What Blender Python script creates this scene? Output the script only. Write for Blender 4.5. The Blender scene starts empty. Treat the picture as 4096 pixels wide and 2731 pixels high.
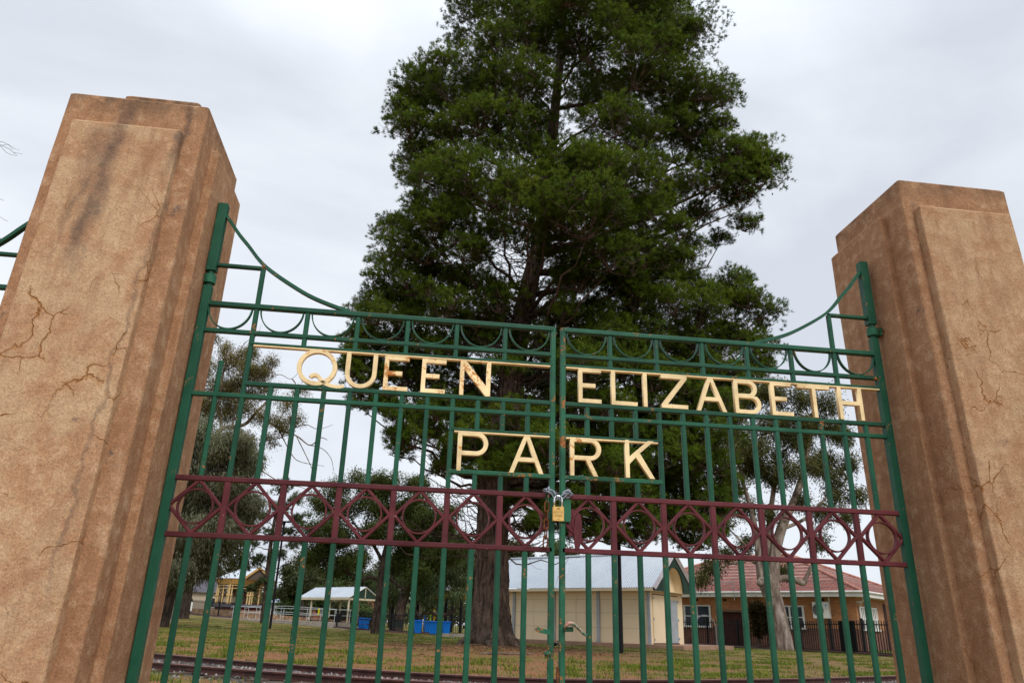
import bpy, bmesh, math, random
import numpy as np
from mathutils import Vector, Matrix
R = math.radians
C = bpy.context.scene.collection
sc = bpy.context.scene
rng = np.random.default_rng(7)
random.seed(7)

# ------------------------------------------------------------------ camera
CAM = np.array([-0.67174, -3.52616, 0.7213])
EUL = (R(111.056), R(-1.6066), R(-7.5918))
cd = bpy.data.cameras.new('camera'); cam = bpy.data.objects.new('camera', cd); C.objects.link(cam)
cam.location = CAM; cam.rotation_euler = EUL
cd.sensor_width = 36; cd.lens = 25.99; cd.clip_start = .05; cd.clip_end = 3000
sc.camera = cam
# ------------------------------------------------------------------ sky and sun (overcast)
SUN_EL, SUN_AZ = 46, 163           # azimuth measured from +Y towards +X
w = bpy.data.worlds.new('World'); sc.world = w; w.use_nodes = True
nt = w.node_tree; nt.nodes.clear(); N = nt.nodes.new; L = nt.links.new
out = N('ShaderNodeOutputWorld')
sky = N('ShaderNodeTexSky'); sky.sky_type = 'NISHITA'; sky.sun_disc = False
sky.sun_elevation = R(SUN_EL); sky.sun_rotation = R(SUN_AZ)
b1 = N('ShaderNodeBackground'); b1.inputs[1].default_value = .1; L(sky.outputs[0], b1.inputs[0])
tc = N('ShaderNodeTexCoord')
mp = N('ShaderNodeMapping'); mp.inputs['Scale'].default_value = (1, 1, 2.2); mp.inputs['Location'].default_value = (.35, .2, 0); L(tc.outputs['Generated'], mp.inputs[0])
nz = N('ShaderNodeTexNoise'); nz.inputs['Scale'].default_value = 1.7; nz.inputs['Detail'].default_value = 6; nz.inputs['Roughness'].default_value = .52; nz.inputs['Distortion'].default_value = .35
L(mp.outputs[0], nz.inputs['Vector'])
cr = N('ShaderNodeValToRGB'); e = cr.color_ramp.elements
e[0].position = .36; e[0].color = (.58, .615, .68, 1); e[1].position = .64; e[1].color = (.79, .82, .86, 1)
el = cr.color_ramp.elements.new(.5); el.color = (.70, .735, .79, 1)
L(nz.outputs['Fac'], cr.inputs[0])
sx = N('ShaderNodeSeparateXYZ'); L(tc.outputs['Generated'], sx.inputs[0])
mr = N('ShaderNodeMapRange'); mr.inputs[1].default_value = .62; mr.inputs[2].default_value = 1; mr.inputs[3].default_value = 1.0; mr.inputs[4].default_value = 2.1
L(sx.outputs[2], mr.inputs[0])
b2 = N('ShaderNodeBackground'); L(cr.outputs[0], b2.inputs[0]); L(mr.outputs[0], b2.inputs[1])
mx = N('ShaderNodeMixShader'); mx.inputs[0].default_value = .93
L(b1.outputs[0], mx.inputs[1]); L(b2.outputs[0], mx.inputs[2]); L(mx.outputs[0], out.inputs[0])
sd = bpy.data.lights.new('sun', 'SUN'); so = bpy.data.objects.new('sun', sd); C.objects.link(so)
sd.energy = 1.5; sd.angle = R(25); sd.color = (1, .95, .87)
az, elv = R(SUN_AZ), R(SUN_EL)
sdir = Vector((math.sin(az)*math.cos(elv), math.cos(az)*math.cos(elv), math.sin(elv)))
so.rotation_euler = sdir.to_track_quat('Z', 'Y').to_euler()
sc.view_settings.view_transform = 'Standard'; sc.view_settings.look = 'None'
sc.view_settings.exposure = 0.32; sc.view_settings.gamma = 1
sc.render.engine = 'CYCLES'

# ------------------------------------------------------------------ measuring: a point of the photograph (2352 px wide) at a distance
RM = np.array(Matrix.Rotation(EUL[2], 3, 'Z') @ Matrix.Rotation(EUL[1], 3, 'Y') @ Matrix.Rotation(EUL[0], 3, 'X'))
FPX = 2957.234*2352/4096
FWD = RM @ np.array([0, 0, -1.]); FH = FWD.copy(); FH[2] = 0; FH /= np.linalg.norm(FH)
def ray(u, v):
    d = RM @ np.array([u-1176, -(v-784.05), -FPX]); return d/np.linalg.norm(d)
def at(u, v, d):
    r = ray(u, v); return CAM + r*(d/(r @ FH))
def pxm(P): return ((np.array(P)-CAM) @ FWD)/FPX          # metres per photo pixel at P
def sstep(x): x = np.clip(x, 0, 1); return x*x*(3-2*x)
PINE = at(1125, 1474, 26)[:2]
RT = np.array([FH[1], -FH[0]])
def gz(x, y):
    x = np.asarray(x, float); y = np.asarray(y, float)
    dx = x-CAM[0]; dy = y-CAM[1]
    d = dx*FH[0]+dy*FH[1]; l = dx*RT[0]+dy*RT[1]
    dd = np.maximum(d, 1)
    t = l/dd
    s = np.clip((d-15)/55, 0, 1.25)**1.5
    z = s*.85*sstep((-.08-t)/.40)
    z = z + .17*np.exp(-((x-PINE[0])**2+(y-PINE[1])**2)/(1.9**2))
    z = z + .02*np.sin(x*1.7+y*.6)*np.sin(y*1.3-x*.4)*np.clip((d-10)/8, 0, 1)
    return z
def ground(u, v, d):
    p = at(u, v, d); return Vector((p[0], p[1], float(gz(p[0], p[1]))))

# ------------------------------------------------------------------ materials
def newmat(name):
    m = bpy.data.materials.new(name); m.use_nodes = True
    t = m.node_tree; p = t.nodes['Principled BSDF']; p.inputs['Specular IOR Level'].default_value = .22; return m, t, p
def nd(t, k, **kw):
    n = t.nodes.new(k)
    for a, b in kw.items():
        if a.startswith('i_'): n.inputs[a[2:].replace('_', ' ')].default_value = b
        else: setattr(n, a, b)
    return n
def co(t, scale=(1, 1, 1), src='Object', loc=(0, 0, 0)):
    c = nd(t, 'ShaderNodeTexCoord'); m = nd(t, 'ShaderNodeMapping'); m.inputs['Scale'].default_value = scale; m.inputs['Location'].default_value = loc
    t.links.new(c.outputs[src], m.inputs[0]); return m.outputs[0]
def noise(t, vec, s, det=4, rough=.55, dist=0):
    n = nd(t, 'ShaderNodeTexNoise'); n.inputs['Scale'].default_value = s; n.inputs['Detail'].default_value = det
    n.inputs['Roughness'].default_value = rough; n.inputs['Distortion'].default_value = dist
    t.links.new(vec, n.inputs['Vector']); return n.outputs['Fac']
def ramp(t, fac, stops):
    r = nd(t, 'ShaderNodeValToRGB'); e = r.color_ramp.elements
    e[0].position, e[0].color = stops[0][0], (*col(stops[0][1]), 1); e[1].position, e[1].color = stops[-1][0], (*col(stops[-1][1]), 1)
    for p, c in stops[1:-1]:
        x = e.new(p); x.color = (*col(c), 1)
    t.links.new(fac, r.inputs[0]); return r.outputs[0]
def col(c): return c if isinstance(c, tuple) else (c, c, c)
def mix(t, fac, a, b, mode='MIX'):
    n = nd(t, 'ShaderNodeMix', data_type='RGBA', blend_type=mode)
    for i, x in ((0, fac), (6, a), (7, b)):
        if hasattr(x, 'links') or hasattr(x, 'is_linked'): t.links.new(x, n.inputs[i])
        elif i == 0: n.inputs[0].default_value = x
        else: n.inputs[i].default_value = (*col(x), 1)
    return n.outputs[2]
def mth(t, op, a, b=0.0, c=None):
    n = nd(t, 'ShaderNodeMath', operation=op)
    for i, x in ((0, a), (1, b), (2, c)):
        if x is None: continue
        if hasattr(x, 'is_linked'): t.links.new(x, n.inputs[i])
        else: n.inputs[i].default_value = x
    return n.outputs[0]
def bump(t, p, h, s=.3, d=.01):
    b = nd(t, 'ShaderNodeBump'); b.inputs['Strength'].default_value = s; b.inputs['Distance'].default_value = d
    t.links.new(h, b.inputs['Height']); t.links.new(b.outputs[0], p.inputs['Normal'])
def plain(name, c1, c2=None, scale=4, rough=.6, bs=0.15, bscale=None, bd=.01, metal=0, stretch=(1, 1, 1)):
    m, t, p = newmat(name); v = co(t, stretch)
    c2 = c2 or tuple(x*.75 for x in c1)
    f = noise(t, v, scale, 5)
    t.links.new(ramp(t, f, [(.35, c2), (.65, c1)]), p.inputs['Base Color'])
    p.inputs['Roughness'].default_value = rough; p.inputs['Metallic'].default_value = metal
    if bs: bump(t, p, noise(t, v, bscale or scale*6, 3), bs, bd)
    return m
def paint(name, c1, c2, rust=.55, rough=.42, rustc=((.16, .05, .02), (.38, .16, .05)), rs=9):
    m, t, p = newmat(name); v = co(t)
    base = ramp(t, noise(t, v, 6, 6, .7), [(.33, tuple(x*.82 for x in c2)), (.5, c1), (.68, tuple(x*1.22 for x in c1))])
    oi = nd(t, 'ShaderNodeObjectInfo'); base = mix(t, 1.0, base, ramp(t, oi.outputs['Random'], [(0, .80), (1, 1.16)]), 'MULTIPLY') if name != 'cream_paint' else base
    big = noise(t, v, rs, 6, .65); fine = noise(t, v, rs*9, 4, .6)
    f = mth(t, 'ADD', mth(t, 'MULTIPLY', big, .65), mth(t, 'MULTIPLY', fine, .35))
    msk = ramp(t, f, [(rust, 0.0), (rust+.035, 1.0)])
    rc = ramp(t, fine, [(.4, rustc[0]), (.6, rustc[1])])
    t.links.new(mix(t, msk, base, rc), p.inputs['Base Color'])
    r = nd(t, 'ShaderNodeMapRange'); r.inputs[3].default_value = rough; r.inputs[4].default_value = .85; t.links.new(msk, r.inputs[0]); t.links.new(r.outputs[0], p.inputs['Roughness'])
    bump(t, p, noise(t, v, 90, 4), .22, .004)
    return m
GREEN = paint('green_gloss_paint', (.013, .083, .047), (.008, .078, .044), .605)
GREENW = paint('worn_green_paint', (.020, .12, .066), (.012, .080, .046), .55, .55)
RED = paint('maroon_paint', (.108, .023, .029), (.085, .014, .020), .62, .5, ((.05, .02, .015), (.45, .28, .18)))
CREAM = paint('cream_paint', (.86, .69, .39), (.80, .62, .33), .58, .5, ((.30, .10, .03), (.62, .30, .10)), 7)
CREAMR = paint('rusty_cream_paint', (.86, .68, .38), (.78, .58, .30), .535, .55, ((.30, .08, .02), (.62, .27, .07)), 8)
RUST = plain('rusty_iron', (.22, .08, .035), (.10, .04, .02), 30, .85, .5)
STEEL = plain('galvanised_chain_steel', (.34, .38, .45), (.24, .28, .34), 40, .5, .3, metal=.35)
CHROME = plain('chrome_shackle', (.8, .82, .85), (.7, .72, .75), 30, .22, 0, metal=.85)
BRASS = plain('brass', (.78, .52, .18), (.68, .43, .13), 60, .42, .1, metal=.25)
ENGR = plain('engraved_dark_brass', (.16, .09, .03), None, 50, .6, 0)
ENGL = plain('faint_engraving', (.48, .31, .10), None, 50, .6, 0)

def stucco(name, dark, seedloc, streaks, pale=0.0, crack=1.0):
    m, t, p = newmat(name); v = co(t, loc=seedloc); vs = co(t, (1, 1, .16), loc=seedloc); raw = co(t)
    g = noise(t, v, 120, 4, .8); mid = noise(t, v, 17, 6, .62); big = noise(t, v, 2.1, 5, .6)
    base = ramp(t, big, [(.3, (.345*dark, .170*dark, .086*dark)), (.5, (.44*dark, .238*dark, .126*dark)), (.7, (.53*dark, .33*dark, .190*dark))])
    c = mix(t, .55, base, ramp(t, mid, [(.3, (.325*dark, .165*dark, .088*dark)), (.52, (.445*dark, .248*dark, .134*dark)), (.68, (.66*dark, .46*dark, .292*dark))]))
    if pale: c = mix(t, ramp(t, noise(t, v, 6.5, 6, .62), [(.42, .15*pale), (.62, .75*pale)]), c, (.58*dark, .42*dark, .255*dark))
    c = mix(t, 1.0, c, ramp(t, g, [(.30, .58), (.5, .98), (.70, 1.30)]), 'MULTIPLY')
    # runs down the face
    run = noise(t, vs, 13, 4, .6)
    c = mix(t, mth(t, 'MULTIPLY', ramp(t, run, [(.52, 0.0), (.72, .6)]), 1.0), c, (.27*dark, .135*dark, .07*dark))
    sep = nd(t, 'ShaderNodeSeparateXYZ'); t.links.new(raw, sep.inputs[0])
    X, Y, Z = sep.outputs
    wob = mth(t, 'MULTIPLY', mth(t, 'SUBTRACT', noise(t, v, 5, 5, .65), .5), .16)
    edge = noise(t, v, 26, 5, .7)
    for (x0, z0, x1, z1, wd, amt) in streaks:        # dark water runs, each from (x0,z0) down to (x1,z1)
        k = (x1-x0)/(z1-z0)
        cx_ = mth(t, 'ADD', mth(t, 'MULTIPLY', mth(t, 'SUBTRACT', Z, z0), k), x0)
        dx = mth(t, 'ABSOLUTE', mth(t, 'ADD', mth(t, 'SUBTRACT', X, cx_), wob))
        a = nd(t, 'ShaderNodeMapRange', interpolation_type='SMOOTHSTEP'); a.inputs[1].default_value = wd; a.inputs[2].default_value = 0; t.links.new(dx, a.inputs[0])
        b = nd(t, 'ShaderNodeMapRange', interpolation_type='SMOOTHSTEP'); b.inputs[1].default_value = z1; b.inputs[2].default_value = z1+.35; t.links.new(Z, b.inputs[0])
        b2 = nd(t, 'ShaderNodeMapRange', interpolation_type='SMOOTHSTEP'); b2.inputs[1].default_value = z0+.03; b2.inputs[2].default_value = z0-.05; t.links.new(Z, b2.inputs[0])
        f = mth(t, 'MULTIPLY', mth(t, 'MULTIPLY', a.outputs[0], b.outputs[0]), b2.outputs[0])
        f = mth(t, 'MULTIPLY', f, mth(t, 'MULTIPLY', ramp(t, edge, [(.3, .45), (.62, 1.0)]), amt))
        c = mix(t, f, c, (.085, .062, .055))
    # grime under the top edge
    zt = nd(t, 'ShaderNodeMapRange'); zt.inputs[1].default_value = 2.98; zt.inputs[2].default_value = 3.12; t.links.new(Z, zt.inputs[0])
    gr = mth(t, 'MULTIPLY', zt.outputs[0], ramp(t, noise(t, v, 11, 6, .7), [(.4, 0.0), (.62, .85)]))
    c = mix(t, gr, c, (.10, .07, .045))
    # cracks with rusty edges
    wv = nd(t, 'ShaderNodeVectorMath', operation='ADD')
    nv = nd(t, 'ShaderNodeTexNoise'); nv.inputs['Scale'].default_value = 4; nv.inputs['Detail'].default_value = 5; t.links.new(v, nv.inputs['Vector'])
    sc_ = nd(t, 'ShaderNodeVectorMath', operation='SCALE'); sc_.inputs['Scale'].default_value = .34; t.links.new(nv.outputs['Color'], sc_.inputs[0])
    t.links.new(v, wv.inputs[0]); t.links.new(sc_.outputs[0], wv.inputs[1])
    vo = nd(t, 'ShaderNodeTexVoronoi', feature='DISTANCE_TO_EDGE'); vo.inputs['Scale'].default_value = 4.4; t.links.new(wv.outputs[0], vo.inputs['Vector'])
    cm = ramp(t, noise(t, v, 3.0, 4, .6), [(.50, 0.0), (.585, 1.0)])
    low = nd(t, 'ShaderNodeMapRange'); low.inputs[1].default_value = 2.65; low.inputs[2].default_value = 2.2; t.links.new(Z, low.inputs[0])
    cm = mth(t, 'MULTIPLY', mth(t, 'MULTIPLY', cm, low.outputs[0]), crack)
    wd = mth(t, 'MULTIPLY', noise(t, v, 3.3, 3), .075)
    wide = nd(t, 'ShaderNodeMapRange', interpolation_type='SMOOTHSTEP'); t.links.new(vo.outputs['Distance'], wide.inputs[0]); t.links.new(wd, wide.inputs[1]); wide.inputs[2].default_value = 0.0
    thin = nd(t, 'ShaderNodeMapRange'); t.links.new(vo.outputs['Distance'], thin.inputs[0]); thin.inputs[1].default_value = .013; thin.inputs[2].default_value = 0.001
    c = mix(t, mth(t, 'MULTIPLY', mth(t, 'MULTIPLY', wide.outputs[0], cm), .85), c, (.38*dark, .165*dark, .045*dark))
    tm = mth(t, 'MULTIPLY', thin.outputs[0], cm)
    c = mix(t, mth(t, 'MULTIPLY', tm, .34), c, (.25, .11, .04))
    # sooty scuffs
    sp = ramp(t, noise(t, co(t, (1, 1, .7), loc=(3.1, 0, 1.7)), 6.5, 6, .74), [(.635, 0.0), (.70, .7)])
    c = mix(t, sp, c, (.10, .08, .085))
    t.links.new(c, p.inputs['Base Color']); p.inputs['Roughness'].default_value = .93
    h = mth(t, 'ADD', mth(t, 'MULTIPLY', g, .35), mth(t, 'MULTIPLY', mid, .9)); h = mth(t, 'SUBTRACT', h, mth(t, 'MULTIPLY', tm, 1.1))
    bump(t, p, h, .75, .011)
    return m

def leafmat(name, a, b, c=None, trans=.28, scale=.9):
    m, t, p = newmat(name); v = co(t); p.inputs['Specular IOR Level'].default_value = .08
    f = noise(t, v, scale, 6, .7)
    st = [(.33, a), (.6, b)] + ([(.75, c)] if c else [])
    base = ramp(t, f, st)
    g = nd(t, 'ShaderNodeNewGeometry')
    rnd = ramp(t, g.outputs['Random Per Island'], [(0, .62), (1, 1.32)])
    base = mix(t, 1.0, base, rnd, 'MULTIPLY')
    t.links.new(base, p.inputs['Base Color']); p.inputs['Roughness'].default_value = .62
    tr = nd(t, 'ShaderNodeBsdfTranslucent'); t.links.new(mix(t, 1.0, base, (1.25, 1.2, .55), 'MULTIPLY'), tr.inputs[0])
    ms = nd(t, 'ShaderNodeMixShader'); ms.inputs[0].default_value = trans
    t.links.new(p.outputs[0], ms.inputs[1]); t.links.new(tr.outputs[0], ms.inputs[2]); t.links.new(ms.outputs[0], t.nodes['Material Output'].inputs[0])
    return m
def barkmat(name, a, b, scale=9, stretch=.18, strength=.9, bd=.05):
    m, t, p = newmat(name); v = co(t, (1, 1, stretch))
    f = noise(t, v, scale, 7, .68, .4); f2 = noise(t, co(t), 2.0, 4)
    c = ramp(t, f, [(.36, a), (.62, b)])
    c = mix(t, 1.0, c, ramp(t, f2, [(.35, .7), (.65, 1.3)]), 'MULTIPLY')
    t.links.new(c, p.inputs['Base Color']); p.inputs['Roughness'].default_value = .92
    bump(t, p, f, strength, bd); return m

# ------------------------------------------------------------------ mesh building
class MB:
    def __init__(s): s.v = []; s.f = []; s.mi = []; s.cur = 0
    def add(s, vs, fs):
        o = len(s.v); s.v += [tuple(map(float, x)) for x in vs]; s.f += [tuple(o+i for i in f) for f in fs]; s.mi += [s.cur]*len(fs)
    def box(s, c, d, rot=None, ch=0):
        hx, hy, hz = d[0]/2, d[1]/2, d[2]/2
        vs = [Vector((x, y, z)) for x in (-hx, hx) for y in (-hy, hy) for z in (-hz, hz)]
        if rot is not None: vs = [rot @ x for x in vs]
        c = Vector(c); vs = [x+c for x in vs]
        s.add(vs, [(0, 1, 3, 2), (4, 6, 7, 5), (0, 4, 5, 1), (2, 3, 7, 6), (0, 2, 6, 4), (1, 5, 7, 3)])
    def bar(s, a, b, wd, dp, up=(0, 1, 0), ch=.003):
        # octagonal bar from a to b: wd across, dp along 'up'
        a, b, up = Vector(a), Vector(b), Vector(up); d = (b-a).normalized(); sd_ = d.cross(up).normalized(); u2 = sd_.cross(d).normalized()
        w2, d2 = wd/2, dp/2; ch = min(ch, w2*.6, d2*.6)
        pr = [(w2-ch, -d2), (w2, -d2+ch), (w2, d2-ch), (w2-ch, d2), (-w2+ch, d2), (-w2, d2-ch), (-w2, -d2+ch), (-w2+ch, -d2)]
        vs = [a+sd_*x+u2*y for x, y in pr]+[b+sd_*x+u2*y for x, y in pr]
        s.add(vs, [(i, (i+1) % 8, 8+(i+1) % 8, 8+i) for i in range(8)]+[tuple(range(7, -1, -1)), tuple(range(8, 16))])
    def tube(s, pts, rad, seg=8, cap=True, jit=0):
        pts = [Vector(p) for p in pts]; n = len(pts)
        if not hasattr(rad, '__len__'): rad = [rad]*n
        vs = []; ref = None
        for i, p in enumerate(pts):
            d = (pts[min(i+1, n-1)]-pts[max(i-1, 0)]).normalized()
            if ref is None:
                ref = Vector((1, 0, 0)) if abs(d.x) < .8 else Vector((0, 1, 0))
            ref = (ref-d*ref.dot(d)).normalized(); bb = d.cross(ref)
            for k in range(seg):
                a = 2*math.pi*k/seg; r = rad[i]*(1+(random.uniform(-jit, jit) if jit else 0))
                vs.append(p+ref*math.cos(a)*r+bb*math.sin(a)*r)
        fs = [(i*seg+k, i*seg+(k+1) % seg, (i+1)*seg+(k+1) % seg, (i+1)*seg+k) for i in range(n-1) for k in range(seg)]
        if cap: fs += [tuple(range(seg-1, -1, -1)), tuple((n-1)*seg+k for k in range(seg))]
        s.add(vs, fs)
    def strip(s, pts, wy, th):
        # flat strip bent along pts in the XZ plane, wy deep in Y, th thick
        n = len(pts); vs = []
        for i, p in enumerate(pts):
            a = Vector(pts[max(i-1, 0)]); b = Vector(pts[min(i+1, n-1)]); d = (b-a).normalized(); nn = Vector((-d.z, 0, d.x)); p = Vector(p)
            for q in (p+nn*th/2-Vector((0, wy/2, 0)), p+nn*th/2+Vector((0, wy/2, 0)), p-nn*th/2+Vector((0, wy/2, 0)), p-nn*th/2-Vector((0, wy/2, 0))): vs.append(q)
        fs = [(i*4+k, i*4+(k+1) % 4, (i+1)*4+(k+1) % 4, (i+1)*4+k) for i in range(n-1) for k in range(4)]+[(3, 2, 1, 0), ((n-1)*4, (n-1)*4+1, (n-1)*4+2, (n-1)*4+3)]
        s.add(vs, fs)
    def prism(s, poly, z0, z1):
        n = len(poly); s.add([(x, y, z0) for x, y in poly]+[(x, y, z1) for x, y in poly], [(i, (i+1) % n, n+(i+1) % n, n+i) for i in range(n)]+[tuple(range(n-1, -1, -1)), tuple(range(n, 2*n))])
    def cyl(s, c, r, h, seg=20, axis='Z', r2=None):
        r2 = r if r2 is None else r2; c = Vector(c); vs = []
        for hh, rr in ((-h/2, r), (h/2, r2)):
            for k in range(seg):
                a = 2*math.pi*k/seg; q = (rr*math.cos(a), rr*math.sin(a), hh)
                if axis == 'Y': q = (q[0], q[2], q[1])
                if axis == 'X': q = (q[2], q[0], q[1])
                vs.append(c+Vector(q))
        s.add(vs, [(k, (k+1) % seg, seg+(k+1) % seg, seg+k) for k in range(seg)]+[tuple(range(seg-1, -1, -1)), tuple(range(seg, 2*seg))])
    def build(s, name, mat, parent=None, smooth=False, label=None):
        me = bpy.data.meshes.new(name); me.from_pydata(s.v, [], s.f); me.update()
        bm = bmesh.new(); bm.from_mesh(me); bmesh.ops.recalc_face_normals(bm, faces=bm.faces); bm.to_mesh(me); bm.free()
        for m in (mat if isinstance(mat, (list, tuple)) else [mat]): me.materials.append(m)
        if isinstance(mat, (list, tuple)): me.polygons.foreach_set('material_index', s.mi)
        if smooth: me.polygons.foreach_set('use_smooth', [True]*len(me.polygons))
        o = bpy.data.objects.new(name, me); C.objects.link(o)
        if parent is not None: o.parent = parent
        if label: o['label'] = label
        return o
def thing(name, label, cat, loc=(0, 0, 0), rotz=0, group=None):
    o = bpy.data.objects.new(name, None); C.objects.link(o); o.location = loc; o.rotation_euler = (0, 0, rotz); o.empty_display_size = .2
    return tag(o, label, cat, group)
def tag(o, label, cat, group=None):
    o['label'] = label; o['category'] = cat
    if group: o['group'] = group
    return o
def struct(o, kind='structure', label=None, cat=None):
    o['kind'] = kind
    if label: o['label'] = label
    if cat: o['category'] = cat
    return o
def npmesh(name, v, f, mat, parent=None, nrm=None):
    v = np.asarray(v, np.float32).reshape(-1, 3); f = np.asarray(f, np.int32); k = f.shape[1]
    me = bpy.data.meshes.new(name); me.vertices.add(len(v)); me.vertices.foreach_set('co', v.ravel())
    me.loops.add(f.size); me.loops.foreach_set('vertex_index', f.ravel())
    me.polygons.add(len(f)); me.polygons.foreach_set('loop_start', np.arange(0, f.size, k, dtype=np.int32)); me.polygons.foreach_set('loop_total', np.full(len(f), k, np.int32))
    me.update(calc_edges=True); me.materials.append(mat)
    if nrm is not None:
        me.polygons.foreach_set('use_smooth', np.ones(len(f), bool))
        at_ = me.attributes.new('custom_normal', 'FLOAT_VECTOR', 'POINT'); at_.data.foreach_set('vector', np.asarray(nrm, np.float32).ravel()); me.update()
    o = bpy.data.objects.new(name, me); C.objects.link(o)
    if parent is not None: o.parent = parent
    return o
def curve_mesh(name, loops, extrude, mat, parent=None, bevel=0, label=None, loc=(0, 0, 0)):
    # closed outlines (with holes) in the XZ plane, thickened along Y
    cu = bpy.data.curves.new(name, 'CURVE'); cu.dimensions = '2D'; cu.fill_mode = 'BOTH'; cu.extrude = extrude; cu.bevel_depth = bevel; cu.bevel_resolution = 1
    for lp in loops:
        sp = cu.splines.new('POLY'); sp.points.add(len(lp)-1); sp.use_cyclic_u = True
        for i, (x, z) in enumerate(lp): sp.points[i].co = (x, z, 0, 1)
    tmp = bpy.data.objects.new('tmp', cu); C.objects.link(tmp)
    dg = bpy.context.evaluated_depsgraph_get(); me = bpy.data.meshes.new_from_object(tmp.evaluated_get(dg)); bpy.data.objects.remove(tmp)
    me.transform(Matrix.Rotation(math.pi/2, 4, 'X')); me.transform(Matrix.Translation(loc)); me.materials.clear(); me.materials.append(mat)
    o = bpy.data.objects.new(name, me); C.objects.link(o); me.name = name
    if parent is not None: o.parent = parent
    if label: o['label'] = label
    return o
def text_mesh(name, s, size, mat, parent, loc, extrude=.0002, rot=None):
    cu = bpy.data.curves.new(name, 'FONT'); cu.body = s; cu.size = size; cu.extrude = extrude; cu.align_x = 'CENTER'; cu.align_y = 'CENTER'; cu.resolution_u = 2
    tmp = bpy.data.objects.new('tmp', cu); C.objects.link(tmp)
    dg = bpy.context.evaluated_depsgraph_get(); me = bpy.data.meshes.new_from_object(tmp.evaluated_get(dg)); bpy.data.objects.remove(tmp)
    me.transform(Matrix.Rotation(math.pi/2, 4, 'X')); me.transform(Matrix.Translation(loc)); me.materials.clear(); me.materials.append(mat)
    o = bpy.data.objects.new(name, me); C.objects.link(o); o.parent = parent; return o

# ================================================================== GATE PILLARS
def pillar(side, label, mat, matp):
    s = side
    th = thing('gate_pillar', label, 'pillar', (0, 0, 0), 0, 'rendered pillars of the park gate')
    xi, xo = (1.842, 2.505) if s < 0 else (1.865, 2.52)
    zt = 3.115
    lean = .045 if s < 0 else .028
    yf = lambda z: -.30-lean*(zt-z)
    yb = lambda z: .36-.02*(zt-z)
    def shell(x0, x1, f0, b0, z0, z1, m, r=.012, nx=1):
        # battered block with softened vertical edges
        prof = lambda z: [(x0+r, f0(z)), (x1-r, f0(z)), (x1-r*.3, f0(z)+r*.3), (x1, f0(z)+r), (x1, b0(z)-r), (x1-r, b0(z)), (x0+r, b0(z)), (x0, b0(z)-r), (x0, f0(z)+r), (x0+r*.3, f0(z)+r*.3)]
        zs = [z0]+list(np.linspace(z0, z1-.012, 26)[1:])+[z1]
        vs = []
        for i, z in enumerate(zs):
            ins = .010 if z == z1 else 0
            for x, y in prof(z):
                cx, cy = (x0+x1)/2, (f0(z)+b0(z))/2
                j = random.uniform(-.0012, .0012)
                vs.append((s*(x+(ins if x < cx else -ins)+j), y+(ins if y < cy else -ins)+random.uniform(-.0012, .0012), z))
        n = 10; m.add(vs, [(i*n+k, i*n+(k+1) % n, (i+1)*n+(k+1) % n, (i+1)*n+k) for i in range(len(zs)-1) for k in range(n)]+[tuple(range(n)), tuple((len(zs)-1)*n+k for k in range(n))])
    m = MB(); shell(xi, xo, yf, yb, -.1, zt, m)
    sh = m.build('shaft', mat, th)
    # raised panels
    zp = 2.925
    m = MB(); shell(xi+.085 if s < 0 else xi+.06, xo-.075 if s < 0 else xo-.05, lambda z: yf(z)-.048, lambda z: yf(z)+.05, .2, zp, m, .006)
    m.build('front_panel', matp, th, label='raised front panel with cracks and stains')
    m = MB(); shell(xi-.040, xi+.05, lambda z: yf(z)+.155, lambda z: yb(z)+.012, .2, zp+.035, m, .006)
    m.build('side_panel', mat, th)
    m = MB(); shell(xi+.075, xo-.22, lambda z: -.225, lambda z: .28, zt, zt+.075, m, .012)
    if s < 0: m.build('cap_slab', mat, th)
    return th
STK = [(-2.215, 3.10, -2.245, 2.0, .075, .78), (-2.30, 2.9, -2.32, 2.35, .06, .45), (-1.925, 3.09, -1.955, 2.55, .032, .8), (-2.30, 2.62, -2.36, 2.1, .03, .45), (-1.93, 2.6, -2.0, 0.6, .018, .5)]
ST_L = stucco('sandstone_render_stained', .90, (0, 0, 0), STK, 0, 0)
ST_LP = stucco('sandstone_render_panel', 1.0, (1, 2, 0), STK, .9)
ST_R = stucco('sandstone_render_weathered', .80, (7.3, 2.1, .6), [(1.93, 3.0, 1.95, .4, .02, .35)], 0, .3)
ST_RP = stucco('sandstone_render_weathered_panel', .88, (7.3, 2.1, .6), [], .8, 1)
pillar(-1, 'tall sandstone-coloured gate pillar with dark stain runs and a slab on top, larger in view', ST_L, ST_LP)
pillar(1, 'tall browner gate pillar with cracked raised panel on the side of the word ELIZABETH', ST_R, ST_RP)

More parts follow.
